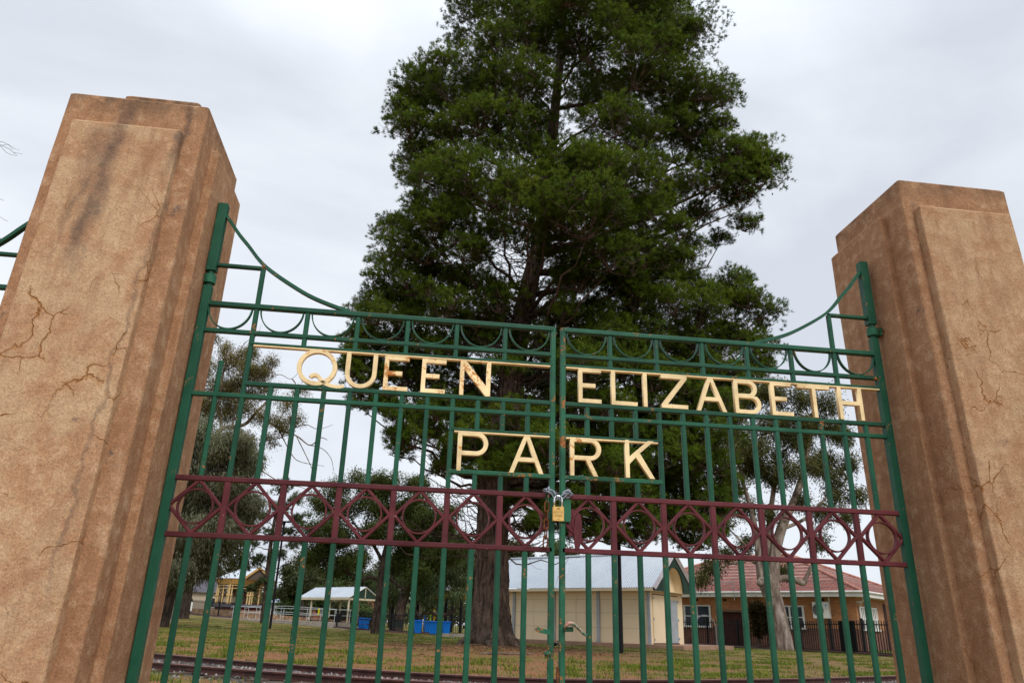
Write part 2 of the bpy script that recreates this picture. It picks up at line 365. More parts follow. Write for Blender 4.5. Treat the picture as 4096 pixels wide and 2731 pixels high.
# ================================================================== GATE LEAVES
H = .125; G0 = .0259
ZT, ZS, ZLT, ZLB, ZLO, ZPT, ZPB, ZRT, ZRB, ZB = 2.170, 2.030, 1.974, 1.771, 1.707, 1.607, 1.402, 1.310, 1.060, .14
LT = .0188
def arc(cx, cz, r, a0, a1, n=14):
    return [(cx+r*math.cos(math.radians(a0+(a1-a0)*i/n)), cz+r*math.sin(math.radians(a0+(a1-a0)*i/n))) for i in range(n+1)]
def glyph(ch, w, h):
    t = LT; mid = h*.50
    if ch == 'E': return [[(0, 0), (w, 0), (w, t), (t, t), (t, mid-t/2), (w*.74, mid-t/2), (w*.74, mid+t/2), (t, mid+t/2), (t, h-t), (w, h-t), (w, h), (0, h)]]
    if ch == 'L': return [[(0, 0), (w, 0), (w, t), (t, t), (t, h), (0, h)]]
    if ch == 'I': return [[(0, 0), (t, 0), (t, h), (0, h)]]
    if ch == 'T': a = w/2; return [[(a-t/2, 0), (a+t/2, 0), (a+t/2, h-t), (w, h-t), (w, h), (0, h), (0, h-t), (a-t/2, h-t)]]
    if ch == 'H': return [[(0, 0), (t, 0), (t, mid-t/2), (w-t, mid-t/2), (w-t, 0), (w, 0), (w, h), (w-t, h), (w-t, mid+t/2), (t, mid+t/2), (t, h), (0, h)]]
    if ch == 'N': return [[(0, 0), (t, 0), (t, h*.74), (w-t*1.15, 0), (w, 0), (w, h), (w-t, h), (w-t, h*.26), (t*1.15, h), (0, h)]]
    if ch == 'Z': return [[(0, 0), (w, 0), (w, t), (t*1.5, t), (w, h-t), (w, h), (0, h), (0, h-t), (w-t*1.5, h-t), (0, t)]]
    if ch == 'A':
        ti = t*1.1; ya = h*.88; xi = lambda y: ti+(w/2-ti)*y/ya; cb = h*.30
        return [[(0, 0), (ti, 0), (xi(cb), cb), (w-xi(cb), cb), (w-ti, 0), (w, 0), (w/2+t*.55, h), (w/2-t*.55, h)], [(xi(cb+t), cb+t), (w/2, ya), (w-xi(cb+t), cb+t)]]
    if ch == 'K': return [[(0, 0), (t, 0), (t, h*.36), (w*.36, h*.55), (w-t*1.25, 0), (w, 0), (w*.50, h*.66), (w, h), (w-t*1.5, h), (t, h*.54), (t, h), (0, h)]]
    if ch == 'U':
        r = w/2; return [arc(r, r, r, 180, 360)+[(w, h), (w-t, h)]+arc(r, r, r-t, 0, -180)+[(t, h), (0, h)]]
    def bowl(y0, y1, wr):
        r = (y1-y0)/2; xc = wr-r; return arc(xc, y0+r, r, -90, 90)
    def hole(y0, y1, wr):
        r = (y1-y0)/2; xc = wr-r; return [(t, y0+t)]+arc(xc, y0+r, r-t, -90, 90)+[(t, y1-t)]
    if ch == 'P': y0 = h*.40; return [[(0, 0), (t, 0), (t, y0)]+bowl(y0, h, w)+[(0, h)], hole(y0, h, w)]
    if ch == 'R':
        y0 = h*.42; return [[(0, 0), (t, 0), (t, y0), (w*.50, y0), (w*.86-t*.9, 0), (w*.86+t*.25, 0), (w*.50+t*1.15, y0)]+bowl(y0, h, w)[1:]+[(0, h)], hole(y0, h, w)]
    if ch == 'B':
        ym = h*.52; lo = bowl(0, ym+t*.45, w); up = bowl(ym-t*.45, h, w*.88)
        a = [p for p in lo if p[1] <= ym-.0005]; b = [p for p in up if p[1] >= ym+.0005]
        return [[(0, 0)]+a+[(w*.74, ym)]+b+[(0, h)], hole(0, ym+t*.45, w), hole(ym-t*.45, h, w*.88)]
    if ch == 'Q':
        rx, rz = w/2, h/2
        o = [(rx+rx*math.cos(a), rz+rz*math.sin(a)) for a in np.linspace(0, 2*math.pi, 40)[:-1]]
        i = [(rx+(rx-t)*math.cos(a), rz+(rz-t)*math.sin(a)) for a in np.linspace(0, 2*math.pi, 40)[:-1]]
        return [o, i]
def ribbon(pts, t):
    P = [Vector((x, 0, z)) for x, z in pts]; n = len(P); A = []; B = []
    for i in range(n):
        d = (P[min(i+1, n-1)]-P[max(i-1, 0)]).normalized(); nn = Vector((-d.z, 0, d.x)); A.append((P[i]+nn*t/2)); B.append((P[i]-nn*t/2))
    return [[(p.x, p.z) for p in A]+[(p.x, p.z) for p in reversed(B)]]
CURVE = [(.012, 2.675), (.041, 2.645), (.101, 2.567), (.160, 2.502), (.215, 2.437), (.272, 2.385), (.375, 2.318), (.50, 2.250), (.627, 2.204), (.70, 2.185)]
def smooth_curve(pts, n=36):
    t = np.linspace(0, 1, len(pts)); tt = np.linspace(0, 1, n)
    P = np.array(pts)
    # Catmull-Rom
    out = []
    for q in tt:
        x = q*(len(pts)-1); i = min(int(x), len(pts)-2); f = x-i
        p0, p1, p2, p3 = P[max(i-1, 0)], P[i], P[i+1], P[min(i+2, len(pts)-1)]
        out.append(.5*((2*p1)+(-p0+p2)*f+(2*p0-5*p1+4*p2-p3)*f*f+(-p0+3*p1-3*p2+p3)*f**3))
    return out
def gate_leaf(s, ncell, X0, words, label, cat, group, letters=True):
    # X0: centre line of the meeting stile; k counts half-cells from the hinge
    K = 2*ncell
    th = thing('gate_leaf' if letters else 'side_gate', label, cat, (s*(X0+K*H), 0, 0), 0, group)
    ox = th.location.x
    X = lambda k: s*(X0+(K-k)*H)-ox
    D = .024
    def rail(nm, k0, k1, z, mat, h=.0215, d=.026, lb=None):
        m = MB(); m.bar((X(k0), 0, z), (X(k1), 0, z), h, d, (0, 1, 0)); return m.build(nm, mat, th, label=lb)
    hb = 0.03
    # stiles
    m = MB(); xh = X(0)-s*.0
    m.bar((xh, 0, .05), (xh, 0, 2.262), .040, .040)
    m.bar((xh, 0, 2.345), (xh, 0, 2.73), .047, .047)
    m.cyl((xh, 0, 2.305), .0175, .09, 16)
    m.build('hinge_post', GREEN, th)
    m = MB(); m.bar((X(K), 0, .07), (X(K), 0, ZT+.011), .026, .028); m.build('meeting_stile', [GREENW], th)
    # collar holding the hinge post to the pillar
    m = MB()
    ring = [(xh+.029*math.cos(a), .029*math.sin(a)) for a in np.linspace(0, 2*math.pi, 22)[:-1]]
    ri = [(xh+.0185*math.cos(a), .0185*math.sin(a)) for a in np.linspace(0, 2*math.pi, 22)[:-1]]
    n = len(ring)
    m.add([(x, y, 2.278) for x, y in ring]+[(x, y, 2.322) for x, y in ring]+[(x, y, 2.278) for x, y in ri]+[(x, y, 2.322) for x, y in ri],
          [(i, (i+1) % n, n+(i+1) % n, n+i) for i in range(n)]+[(2*n+i, 3*n+i, 3*n+(i+1) % n, 2*n+(i+1) % n) for i in range(n)]+[(n+i, n+(i+1) % n, 3*n+(i+1) % n, 3*n+i) for i in range(n)]+[(i, 2*n+i, 2*n+(i+1) % n, (i+1) % n) for i in range(n)])
    for yy in (-.022, .022): m.box((xh+s*.050, yy, 2.30), (.048, .009, .043))
    col_ = m.build('hinge_collar', GREENW, th)
    b = MB(); b.cyl((xh+s*.05, -.031, 2.30), .010, .012, 6, 'Y'); b.build('bolt', RUST, col_)
    # rails
    rail('top_rail', 0, K, ZT, GREEN, .0245, .034); rail('rail', 0, K, ZS, GREEN)
    rail('rail', 0, K, ZLO, GREEN)
    rail('rail', 0, K, ZRT, RED, .023, .028, 'maroon rail above the diamonds'); rail('rail', 0, K, ZRB, RED, .023, .028, 'maroon rail below the diamonds')
    rail('rail', 0, K, ZB, GREEN)
    kl = 2 if s < 0 else 0
    kp = K-4
    if letters:
        rail('lettering_rail', kl, K, ZLT, GREEN, .014, .030); rail('lettering_rail', kl, K, ZLB, GREEN)
        rail('lettering_rail', kp, K, ZPT, GREEN, .014, .026); rail('lettering_rail', kp, K, ZPB, GREENW)
        for k0, z in ((kl, ZLT), (kp, ZPT)):
            m = MB(); m.box(((X(k0)+X(K))/2, 0, z-.0100), (abs(X(k0)-X(K))-.03, .0275, .0065)); m.build('lettering_strip', CREAM, th, label='cream painted strip under the rail')
    # small step rail and scroll
    rail('step_rail', 0, 2, 2.383-.0, GREEN, .018)
    m = MB(); cs = smooth_curve(CURVE); m.strip([(X(0)-s*x, 0, z) for x, z in cs], .026, .0155); m.build('sweeping_top_bar', GREEN, th, label='curved bar sweeping down from the post')
    # bars
    for k in range(1, K):
        m = MB(); seg = []
        if k == 2: seg = [(ZRT, 2.38)]
        elif k == 1: seg = [(ZRT, 1.876 if (s < 0 and letters) else (ZLB if letters else ZLO))]
        elif letters and k < kp: seg = [(ZRT, ZLB)]
        elif letters and k == kp: seg = [(ZRT, ZLB)]
        elif letters: seg = [(ZRT, ZPB), (ZPT, ZLB)]
        else: seg = [(ZRT, ZLO)]
        if k == 2 and s > 0 and letters: seg = [(ZRT, ZLB), (ZLT, 2.38)]
        if k % 2 == 0 and k != 2: seg.append((ZLT, ZT))
        for a, b in seg:
            m = MB(); m.bar((X(k), 0, a), (X(k), 0, b), .0225, .0215, ch=.009 if b == 1.876 else .003); m.build('bar', GREEN, th)
        m = MB(); m.bar((X(k), 0, .03 if k % 2 else ZB), (X(k), 0, ZRB), .0245, .0215); m.build('lower_bar', GREEN, th)
        if k % 2 == 0:
            m = MB(); m.bar((X(k), 0, ZRB), (X(k), 0, ZRT), .028, .0225)
            m.build('maroon_bar', RED, th)
    zc = (ZRB+ZRT)/2
    for j in range(ncell):
        cx = X(2*j+1)
        # hanging half ring
        a0 = [(cx+.104*math.cos(a), 0, ZT-.010+.117*math.sin(a)) for a in np.linspace(math.pi, 2*math.pi, 22)]
        m = MB(); m.strip(a0, .020, .0055); m.build('half_ring', GREEN, th)
        # diamond and ring
        m = MB(); hw, hh = H-.011, (ZRT-ZRB)/2-.008
        P = [(cx-hw, 0, zc), (cx, 0, zc+hh), (cx+hw, 0, zc), (cx, 0, zc-hh)]
        for i in range(4):
            m.bar(P[i], P[(i+1) % 4], .0145, .0195+.0007*i)
        m.build('diamond', RED, th)
        m = MB(); rr = .0765; pts = [(cx+rr*math.cos(a), 0, zc+rr*math.sin(a)) for a in np.linspace(0, 2*math.pi, 41)]
        m.strip(pts, .0225, .0065); m.build('ring', RED, th)
    for (ch, x0, wd, z0, h, mt) in words:
        lp = glyph(ch, wd, h)
        curve_mesh('letter', lp, .0105, mt, th, .0012, 'cream letter '+ch, (x0-ox, -.0015, z0))
        if ch == 'Q':
            o = th.children[-1] if th.children else None
            tl = [(.052, .043), (.058, .052), (.072, .056), (.088, .050), (.100, .036), (.120, .018), (.150, .006), (.190, .002), (.214, .008)]
            q = curve_mesh('tail', ribbon(smooth_curve(tl, 22), .016), .0098, mt, None, .0012, None, (x0-ox+.018, -.0022, z0-.002))
            q.parent = [c for c in th.children if c.get('label') == 'cream letter Q'][0]
    return th
zl, hl, zp_, hp = 1.7825, .184, 1.4135, .187
wl = [('Q', -1.292, .190, zl-.001, hl+.002, CREAM), ('U', -1.060, .150, zl+.0, hl, CREAM), ('E', -.872, .118, zl, hl-.008, CREAMR), ('E', -.688, .118, zl, hl-.010, CREAMR), ('N', -.497, .152, zl, hl, CREAMR),
      ('P', -.490, .146, zp_-.006, hp+.004, CREAM), ('A', -.237, .166, zp_-.002, hp, CREAM)]
wr = [('E', .106, .117, zl+.002, hl-.002, CREAM), ('L', .277, .134, zl+.001, hl-.001, CREAM), ('I', .445, .026, zl+.001, hl-.001, CREAM), ('Z', .541, .137, zl+.002, hl-.006, CREAM), ('A', .726, .160, zl, hl, CREAM),
      ('B', .935, .141, zl, hl-.002, CREAM), ('E', 1.136, .115, zl+.002, hl-.004, CREAM), ('T', 1.288, .178, zl+.003, hl-.008, CREAM), ('H', 1.512, .135, zl+.003, hl-.003, CREAM),
      ('R', .063, .154, zp_, hp, CREAMR), ('K', .341, .145, zp_+.004, hp, CREAM)]
leafL = gate_leaf(-1, 7, G0, wl, 'green and maroon iron gate leaf lettered QUEEN and PA, hung on the stained pillar', 'gate', 'leaves of the park entrance gate')
leafR = gate_leaf(1, 7, G0, wr, 'green and maroon iron gate leaf lettered ELIZABETH and RK, with the curved latch handle', 'gate', 'leaves of the park entrance gate')
# latch fittings on the two leaves
def part(mb, name, mat, th, **k):
    o = mb.build(name, mat, None, **k); o.data.transform(Matrix.Translation(-th.location)); o.parent = th; return o
m = MB(); m.strip([(-.030, -.016, .700), (-.05, -.016, .704), (-.075, -.016, .708), (-.088, -.016, .712), (-.093, -.016, .720)], .006, .021); part(m, 'latch_bar', GREENW, leafL)
m = MB(); m.cyl((-.042, -.014, .612), .010, .024, 12, 'X'); m.tube([(-.040, -.02, .60), (-.036, -.02, .545)], .004, 8); m.bar((-.0365, -.016, .30), (-.0365, -.016, .555), .012, .012); m.cyl((-.0365, -.016, .2), .006, .3, 10); part(m, 'drop_bolt', GREENW, leafL)
m = MB(); m.bar((.034, -.018, .716), (.075, -.018, .716), .020, .006); part(m, 'latch_keeper', GREENW, leafR)
m = MB(); m.tube([(.034, -.03, .722), (.040, -.032, .735), (.052, -.033, .742), (.068, -.033, .740), (.085, -.033, .732), (.102, -.033, .717), (.118, -.033, .700), (.127, -.033, .694), (.136, -.033, .697)], [.006, .0075, .0085, .0085, .008, .0075, .006, .0045, .003], 10)
HANDLE = paint('worn_handle_paint', (.04, .12, .08), (.30, .20, .14), .47, .5, ((.30, .06, .04), (.62, .45, .36)), 22)
part(m, 'latch_handle', HANDLE, leafR, smooth=True, label='curved latch handle with red and white paint showing')
m = MB(); m.bar((.0045, -.016, .25), (.0045, -.016, .56), .011, .014); part(m, 'drop_bolt', RUST, leafR)
pl = [(.0235, 1.190), (.058, 1.190), (.0625, 1.200), (.0625, 1.283), (.057, 1.297), (.045, 1.305), (.0235, 1.303)]
o = curve_mesh('lock_plate', [pl], .003, GREENW, None, .0008, 'worn green lock plate behind the padlock', (0, -.020, 0)); o.data.transform(Matrix.Translation(-leafR.location)); o.parent = leafR
pl = [(.058, 1.125), (.082, 1.13), (.10, 1.15), (.092, 1.245), (.078, 1.252), (.063, 1.245)]
o = curve_mesh('lock_case', [pl], .009, RED, None, .001, None, (0, .004, 0)); o.data.transform(Matrix.Translation(-leafR.location)); o.parent = leafR
pl = [(.088, 1.06), (.104, 1.068), (.116, 1.11), (.118, 1.18), (.112, 1.225), (.100, 1.235), (.086, 1.21), (.080, 1.16), (.082, 1.10)]
o = curve_mesh('lock_tongue', [pl], .003, RED, None, .001, None, (0, -.012, 0)); o.data.transform(Matrix.Translation(-leafR.location)); o.parent = leafR
# the side gate is hinged on the outer face of the pillar, so it is the mirror of a leaf
def side_gate():
    th = thing('side_gate', 'green side gate whose curved top bar and rails show beyond the stained pillar', 'gate', (-2.548, 0, 0))
    ox = th.location.x; W = 1.0
    m = MB(); m.bar((0, 0, .05), (0, 0, 2.73), .042, .042); m.build('hinge_post', GREEN, th)
    m = MB(); m.bar((-W, 0, .07), (-W, 0, 2.18), .026, .028); m.build('meeting_stile', GREEN, th)
    for z, mt, hh in ((2.172, GREEN, .0245), (2.347, GREEN, .018), (2.03, GREEN, .02), (1.707, GREEN, .02), (1.31, RED, .023), (1.06, RED, .023), (.14, GREEN, .02)):
        m = MB(); m.bar((0, 0, z), (-.25 if abs(z-2.347) < .01 else -W, 0, z), hh, .026); m.build('rail', mt, th)
    m = MB(); m.strip([(-x, 0, z-.008) for x, z in smooth_curve(CURVE)], .028, .017); m.build('sweeping_top_bar', GREEN, th)
    for k in range(1, 8):
        m = MB(); m.bar((-k*H, 0, 1.31), (-k*H, 0, 2.345 if k == 2 else 1.707), .0225, .0215); m.build('bar', GREEN, th)
        m = MB(); m.bar((-k*H, 0, .05), (-k*H, 0, 1.06), .0225, .0215); m.build('lower_bar', GREEN, th)
side_gate()

# ================================================================== PADLOCK AND CHAINS
def link_mesh(m, a, b, nrm, wd=.0135, r=.0034):
    a, b, nrm = Vector(a), Vector(b), Vector(nrm); d = (b-a).normalized(); sd_ = d.cross(nrm).normalized(); Ln = (b-a).length; hw = wd/2
    pts = []
    for t_ in np.linspace(-90, 90, 7): pts.append(b-d*hw+d*hw*math.cos(R(t_))+sd_*hw*math.sin(R(t_)))
    for t_ in np.linspace(90, 270, 7): pts.append(a+d*hw+d*hw*math.cos(R(t_))+sd_*hw*math.sin(R(t_)))
    pts.append(pts[0]); m.tube(pts, r, 8, cap=False)
y0 = -.044
th = thing('steel_chain', 'grey steel chain looped round both meeting stiles through the padlock', 'chain', (0, -.03, 1.32))
for a, b, n in (((-.047, y0+.012, 1.347), (-.047, y0+.004, 1.318), (1, 0, .2)), ((-.0605, y0, 1.333), (-.0205, y0, 1.317), (0, 1, 0)), ((-.038, y0-.004, 1.328), (-.009, y0-.002, 1.287), (.4, .8, .3)),
                ((.0005, y0-.004, 1.287), (.037, y0-.002, 1.317), (-.4, .8, .3)), ((.021, y0, 1.314), (.054, y0, 1.334), (0, 1, 0)), ((.040, y0, 1.329), (.066, y0+.006, 1.312), (.3, .6, .6)), ((.034, y0+.012, 1.304), (.060, y0+.012, 1.314), (0, 1, .6)),
                ((-.060, y0+.02, 1.338), (-.056, .026, 1.335), (0, 0, 1)), ((.066, y0+.02, 1.316), (.058, .026, 1.325), (0, 0, 1)),
                ((-.058, .034, 1.333), (-.022, .036, 1.331), (0, 0, 1)), ((-.030, .034, 1.331), (.006, .035, 1.328), (0, 1, 0)), ((-.002, .035, 1.328), (.034, .036, 1.328), (0, 0, 1)), ((.026, .034, 1.328), (.062, .034, 1.327), (0, 1, 0))):
    m = MB(); link_mesh(m, a, b, n, .0155, .0033); o = m.build('link', STEEL, None, smooth=True); o.data.transform(Matrix.Translation(-th.location)); o.parent = th
th = thing('rusty_chain', 'short rusty chain hanging down beside the padlock', 'chain', (-.053, -.03, 1.30))
zz = 1.318; xx = -.0520
for i in range(6):
    m = MB(); link_mesh(m, (xx, -.028, zz), (xx-.0015, -.028, zz-.049), (0, 1, 0) if i % 2 else (1, .35, 0), .019, .0034)
    o = m.build('link', [GREENW if i == 0 else RUST], None, smooth=True); o.data.transform(Matrix.Translation(-th.location)); o.parent = th
    zz -= .0405; xx -= .0012
th = thing('padlock', 'brass padlock with chrome shackle hanging in the chain between the gate leaves', 'padlock', (-.0035, -.048, 1.22))
m = MB(); hx, hz, hy = .0270, .0325, .010; c_ = .003
poly = [(-hx+c_, -hy), (hx-c_, -hy), (hx, -hy+c_), (hx, hy-c_), (hx-c_, hy), (-hx+c_, hy), (-hx, hy-c_), (-hx, -hy+c_)]
m.prism(poly, -hz, hz); m.build('body', BRASS, th)
m = MB(); sp = [(-.0185, 0, .0325), (-.0185, 0, .06)]+[(.0185*math.cos(a), 0, .066+.0185*math.sin(a)) for a in np.linspace(math.pi, 0, 13)]+[(.0185, 0, .06), (.0185, 0, .0325)]
m.tube(sp, .0045, 12); m.build('shackle', CHROME, th, smooth=True)
m = MB(); m.strip([(.0205*math.cos(a), -.0102, .0065+.0085*math.sin(a)) for a in np.linspace(0, 2*math.pi, 33)], .0006, .0008); m.build('oval_mark', ENGR, th)
m = MB(); m.strip([(-.0205, -.0102, -.0062), (.0205, -.0102, -.0062)], .0006, .0006); m.build('engraved_line', ENGR, th)
m = MB(); m.add([(-.0105, -.0103, .0235), (-.003, -.0103, .0262), (.004, -.0103, .0262), (.0105, -.0103, .0235), (.004, -.0103, .0212), (-.003, -.0103, .0212)], [(0, 1, 2, 3, 4, 5)]); m.build('engraved_emblem', ENGR, th)
text_mesh('engraved_writing', 'LOCKWOOD', .0072, ENGR, th, (0, -.0103, .0065))
text_mesh('engraved_writing', 'ASSA ABLOY', .0066, ENGR, th, (0, -.0103, -.0110))
text_mesh('engraved_writing', '334B45', .0056, ENGL, th, (0, -.0103, -.0245))
# ================================================================== GROUND
def ground_mesh():
    # polar grid round the camera: fine near, coarse far, out to the horizon
    ds = np.concatenate([np.linspace(.6, 8, 16), np.linspace(8.4, 40, 130), np.linspace(41, 100, 90), np.geomspace(105, 1500, 26)])
    an = np.radians(np.concatenate([np.linspace(-180, -60, 14)[:-1], np.linspace(-60, 60, 150), np.linspace(60, 180, 14)[1:-1]]))
    v = []
    for d in ds:
        for a in an:
            dx = FH*math.cos(a)*d; rx = RT*math.sin(a)*d if False else None
            x = CAM[0]+d*(FH[0]*math.cos(a)+RT[0]*math.sin(a)); y = CAM[1]+d*(FH[1]*math.cos(a)+RT[1]*math.sin(a))
            v.append((x, y))
    v = np.array(v); z = gz(v[:, 0], v[:, 1]); n = len(an)
    f = [(i*n+k, i*n+(k+1) % n, (i+1)*n+(k+1) % n, (i+1)*n+k) for i in range(len(ds)-1) for k in range(n)]
    V = np.column_stack([v, z]); c0 = len(V); V = np.vstack([V, [CAM[0], CAM[1], 0]])
    m, t, p = newmat('park_ground'); c = co(t)
    n1 = noise(t, c, .35, 6, .6); n2 = noise(t, c, 1.6, 6, .65); n3 = noise(t, c, 14, 5, .7); n4 = noise(t, c, 60, 3, .7)
    sep = nd(t, 'ShaderNodeSeparateXYZ'); t.links.new(c, sep.inputs[0])
    straw = ramp(t, n3, [(.3, (.12, .076, .032)), (.7, (.31, .205, .09))])
    earth = ramp(t, n3, [(.3, (.16, .070, .032)), (.7, (.38, .175, .082))])
    green = ramp(t, n3, [(.3, (.050, .075, .007)), (.7, (.165, .185, .022))])
    # bare red earth left of the middle and round the pine, straw to the right
    em = nd(t, 'ShaderNodeMapRange'); em.inputs[1].default_value = 6; em.inputs[2].default_value = -1; em.inputs[3].default_value = -.10; em.inputs[4].default_value = .07; t.links.new(sep.outputs[0], em.inputs[0])
    ef = ramp(t, mth(t, 'ADD', n2, em.outputs[0]), [(.405, 0.0), (.49, .95)])
    g = mix(t, ef, straw, earth)
    far = nd(t, 'ShaderNodeMapRange'); far.inputs[1].default_value = 14; far.inputs[2].default_value = 34; far.inputs[3].default_value = 0; far.inputs[4].default_value = .10; t.links.new(sep.outputs[1], far.inputs[0])
    gf = ramp(t, mth(t, 'ADD', mth(t, 'ADD', mth(t, 'MULTIPLY', n1, .5), mth(t, 'MULTIPLY', noise(t, c, 2.6, 6, .7), .5)), far.outputs[0]), [(.52, 0.0), (.60, .85)])
    pd_ = nd(t, 'ShaderNodeVectorMath', operation='DISTANCE'); t.links.new(c, pd_.inputs[0]); pd_.inputs[1].default_value = (float(PINE[0]), float(PINE[1]-1.5), 0)
    pm_ = nd(t, 'ShaderNodeMapRange', interpolation_type='SMOOTHSTEP'); t.links.new(mth(t, 'ADD', pd_.outputs['Value'], mth(t, 'MULTIPLY', n2, 4.0)), pm_.inputs[0]); pm_.inputs[1].default_value = 7.5; pm_.inputs[2].default_value = 4.2
    g = mix(t, mth(t, 'MULTIPLY', pm_.outputs[0], .9), g, earth)
    g = mix(t, gf, g, green)
    g = mix(t, 1.0, g, ramp(t, n4, [(.3, .72), (.7, 1.28)]), 'MULTIPLY')
    t.links.new(g, p.inputs['Base Color']); p.inputs['Roughness'].default_value = .95
    bump(t, p, mth(t, 'ADD', n3, n4), .8, .03)
    me = bpy.data.meshes.new('ground'); me.from_pydata([tuple(map(float, q)) for q in V], [], f+[((k+1) % n, k, c0) for k in range(n)]); me.update(); me.materials.append(m)
    me.polygons.foreach_set('use_smooth', [True]*len(me.polygons))
    o = bpy.data.objects.new('ground', me); C.objects.link(o); struct(o)
ground_mesh()

# ------------------------------------------------------------------ railway track curving past
TP = [tuple(at(u_, 1500, d_)[:2]) for u_, d_ in ((-250, 19.5), (50, 15.6), (333, 12.75), (500, 11.6), (678, 10.8), (880, 10.15), (1091, 9.75), (1270, 9.65), (1442, 9.85), (1620, 10.25), (1794, 10.9), (1930, 11.6), (2058, 12.6), (2250, 14.4), (2500, 18), (2700, 24))]
tp = np.array(smooth_curve(TP, 160))
tn = np.gradient(tp, axis=0); tn /= np.linalg.norm(tn, axis=1)[:, None]; nn_ = np.column_stack([-tn[:, 1], tn[:, 0]])
RUSTR = plain('rusty_rail_steel', (.085, .035, .028), (.045, .020, .018), 8, .6, .3)
RAILT = plain('worn_rail_head', (.20, .10, .085), (.12, .055, .05), 12, .45, .1)
th = thing('railway_track', 'narrow rusty railway track curving across the grass behind the gate', 'railway track', (0, 5, 0))
def extr(path, nrm, off, prof, name, mats, mids=None):
    n = len(prof); v = []
    for (x, y), (a, b) in zip(path, nrm):
        for (u_, z_) in prof: v.append((x+a*(off+u_)-th.location.x, y+b*(off+u_)-th.location.y, z_))
    m = MB(); m.add(v, [(i*n+k, i*n+(k+1) % n, (i+1)*n+(k+1) % n, (i+1)*n+k) for i in range(len(path)-1) for k in range(n)])
    if mids: m.mi = [mids[k] for i in range(len(path)-1) for k in range(n)]
    return m.build(name, mats, th)
prof = [(x_*.9, .025+(z_-.045)*.78) for x_, z_ in [(-.055, .045), (-.055, .056), (-.010, .066), (-.009, .125), (-.030, .134), (-.032, .160), (-.026, .168), (.026, .168), (.032, .160), (.030, .134), (.009, .125), (.010, .066), (.055, .056), (.055, .045)]]
mid = [0]*14; mid[6] = 1; mid[5] = 1; mid[7] = 1
for sgn in (-1, 1): extr(tp, nn_, sgn*.68, prof, 'rail', [RUSTR, RAILT], mid)
SLP = plain('weathered_sleeper_timber', (.14, .10, .075), (.07, .05, .04), 6, .9, .5, stretch=(1, 8, 1))
acc = 0
for i in range(1, len(tp)-1):
    acc += np.linalg.norm(tp[i]-tp[i-1])
    if acc > .62 and abs(tp[i, 0]) < 12:
        acc = 0; m = MB(); ang = math.atan2(nn_[i, 1], nn_[i, 0]); m.box((tp[i, 0], tp[i, 1]-5, .004), (1.9, .2, .06), Matrix.Rotation(ang, 3, 'Z')); m.build('sleeper', SLP, th)
for i in (34, 58, 83, 108):
    m = MB(); a = tp[i]; ang = math.atan2(tn[i, 1], tn[i, 0])
    for sgn in (-1,):
        q = a+nn_[i]*(sgn*.68-.016); m.box((q[0], q[1]-5, .064), (.42, .012, .03), Matrix.Rotation(ang, 3, 'Z'))
    m.build('fishplate', RUSTR, th)
# ballast bed
BAL = plain('ballast_bed', (.17, .145, .12), (.08, .065, .055), 30, .95, 1, 45, .03)
v = []
for off in (-1.05, -.6, 0, .6, 1.0):
    for i in range(len(tp)):
        q = tp[i]+nn_[i]*off*(1+.12*math.sin(i*.9+off*3)); v.append((q[0], q[1], .026 if abs(off) < .7 else -.02))
n = len(tp); me = bpy.data.meshes.new('ballast'); me.from_pydata(v, [], [(a*n+i, a*n+i+1, (a+1)*n+i+1, (a+1)*n+i) for a in range(4) for i in range(n-1)]); me.materials.append(BAL)
o = bpy.data.objects.new('ballast', me); C.objects.link(o); struct(o)
# loose stones
v = []; f = []
ico = [(-.5, -.4, -.3), (.5, -.5, -.3), (.4, .5, -.3), (-.45, .45, -.3), (.05, 0, .5), (-.2, .1, .45)]
for k in range(9000):
    i = int(rng.integers(12, 140)); off = rng.normal(0, .7)
    if abs(abs(off)-.68) < .05: continue
    if abs(off) > 1.35: continue
    q = tp[i]+tn[i]*rng.uniform(-.1, .1)+nn_[i]*off; s = rng.uniform(.018, .042); a = rng.uniform(0, 6.28); ca, sa = math.cos(a)*s, math.sin(a)*s; b = len(v)
    zz = .032 if abs(off) < .85 else gz(q[0], q[1])
    for x, y, z in ico: v.append((q[0]+x*ca-y*sa, q[1]+x*sa+y*ca, zz+z*s*.8+s*.2))
    f += [(b, b+1, b+4), (b+1, b+2, b+4), (b+2, b+5, b+4), (b+2, b+3, b+5), (b+3, b, b+5), (b, b+4, b+5)]
m, t, p = newmat('grey_gravel'); g_ = nd(t, 'ShaderNodeNewGeometry'); t.links.new(ramp(t, g_.outputs['Random Per Island'], [(0, (.04, .04, .042)), (.7, (.13, .12, .115)), (1, (.30, .28, .26))]), p.inputs['Base Color']); p.inputs['Roughness'].default_value = .9
struct(npmesh('gravel', v, f, m), 'stuff', 'grey ballast stones strewn between the rails', 'gravel')

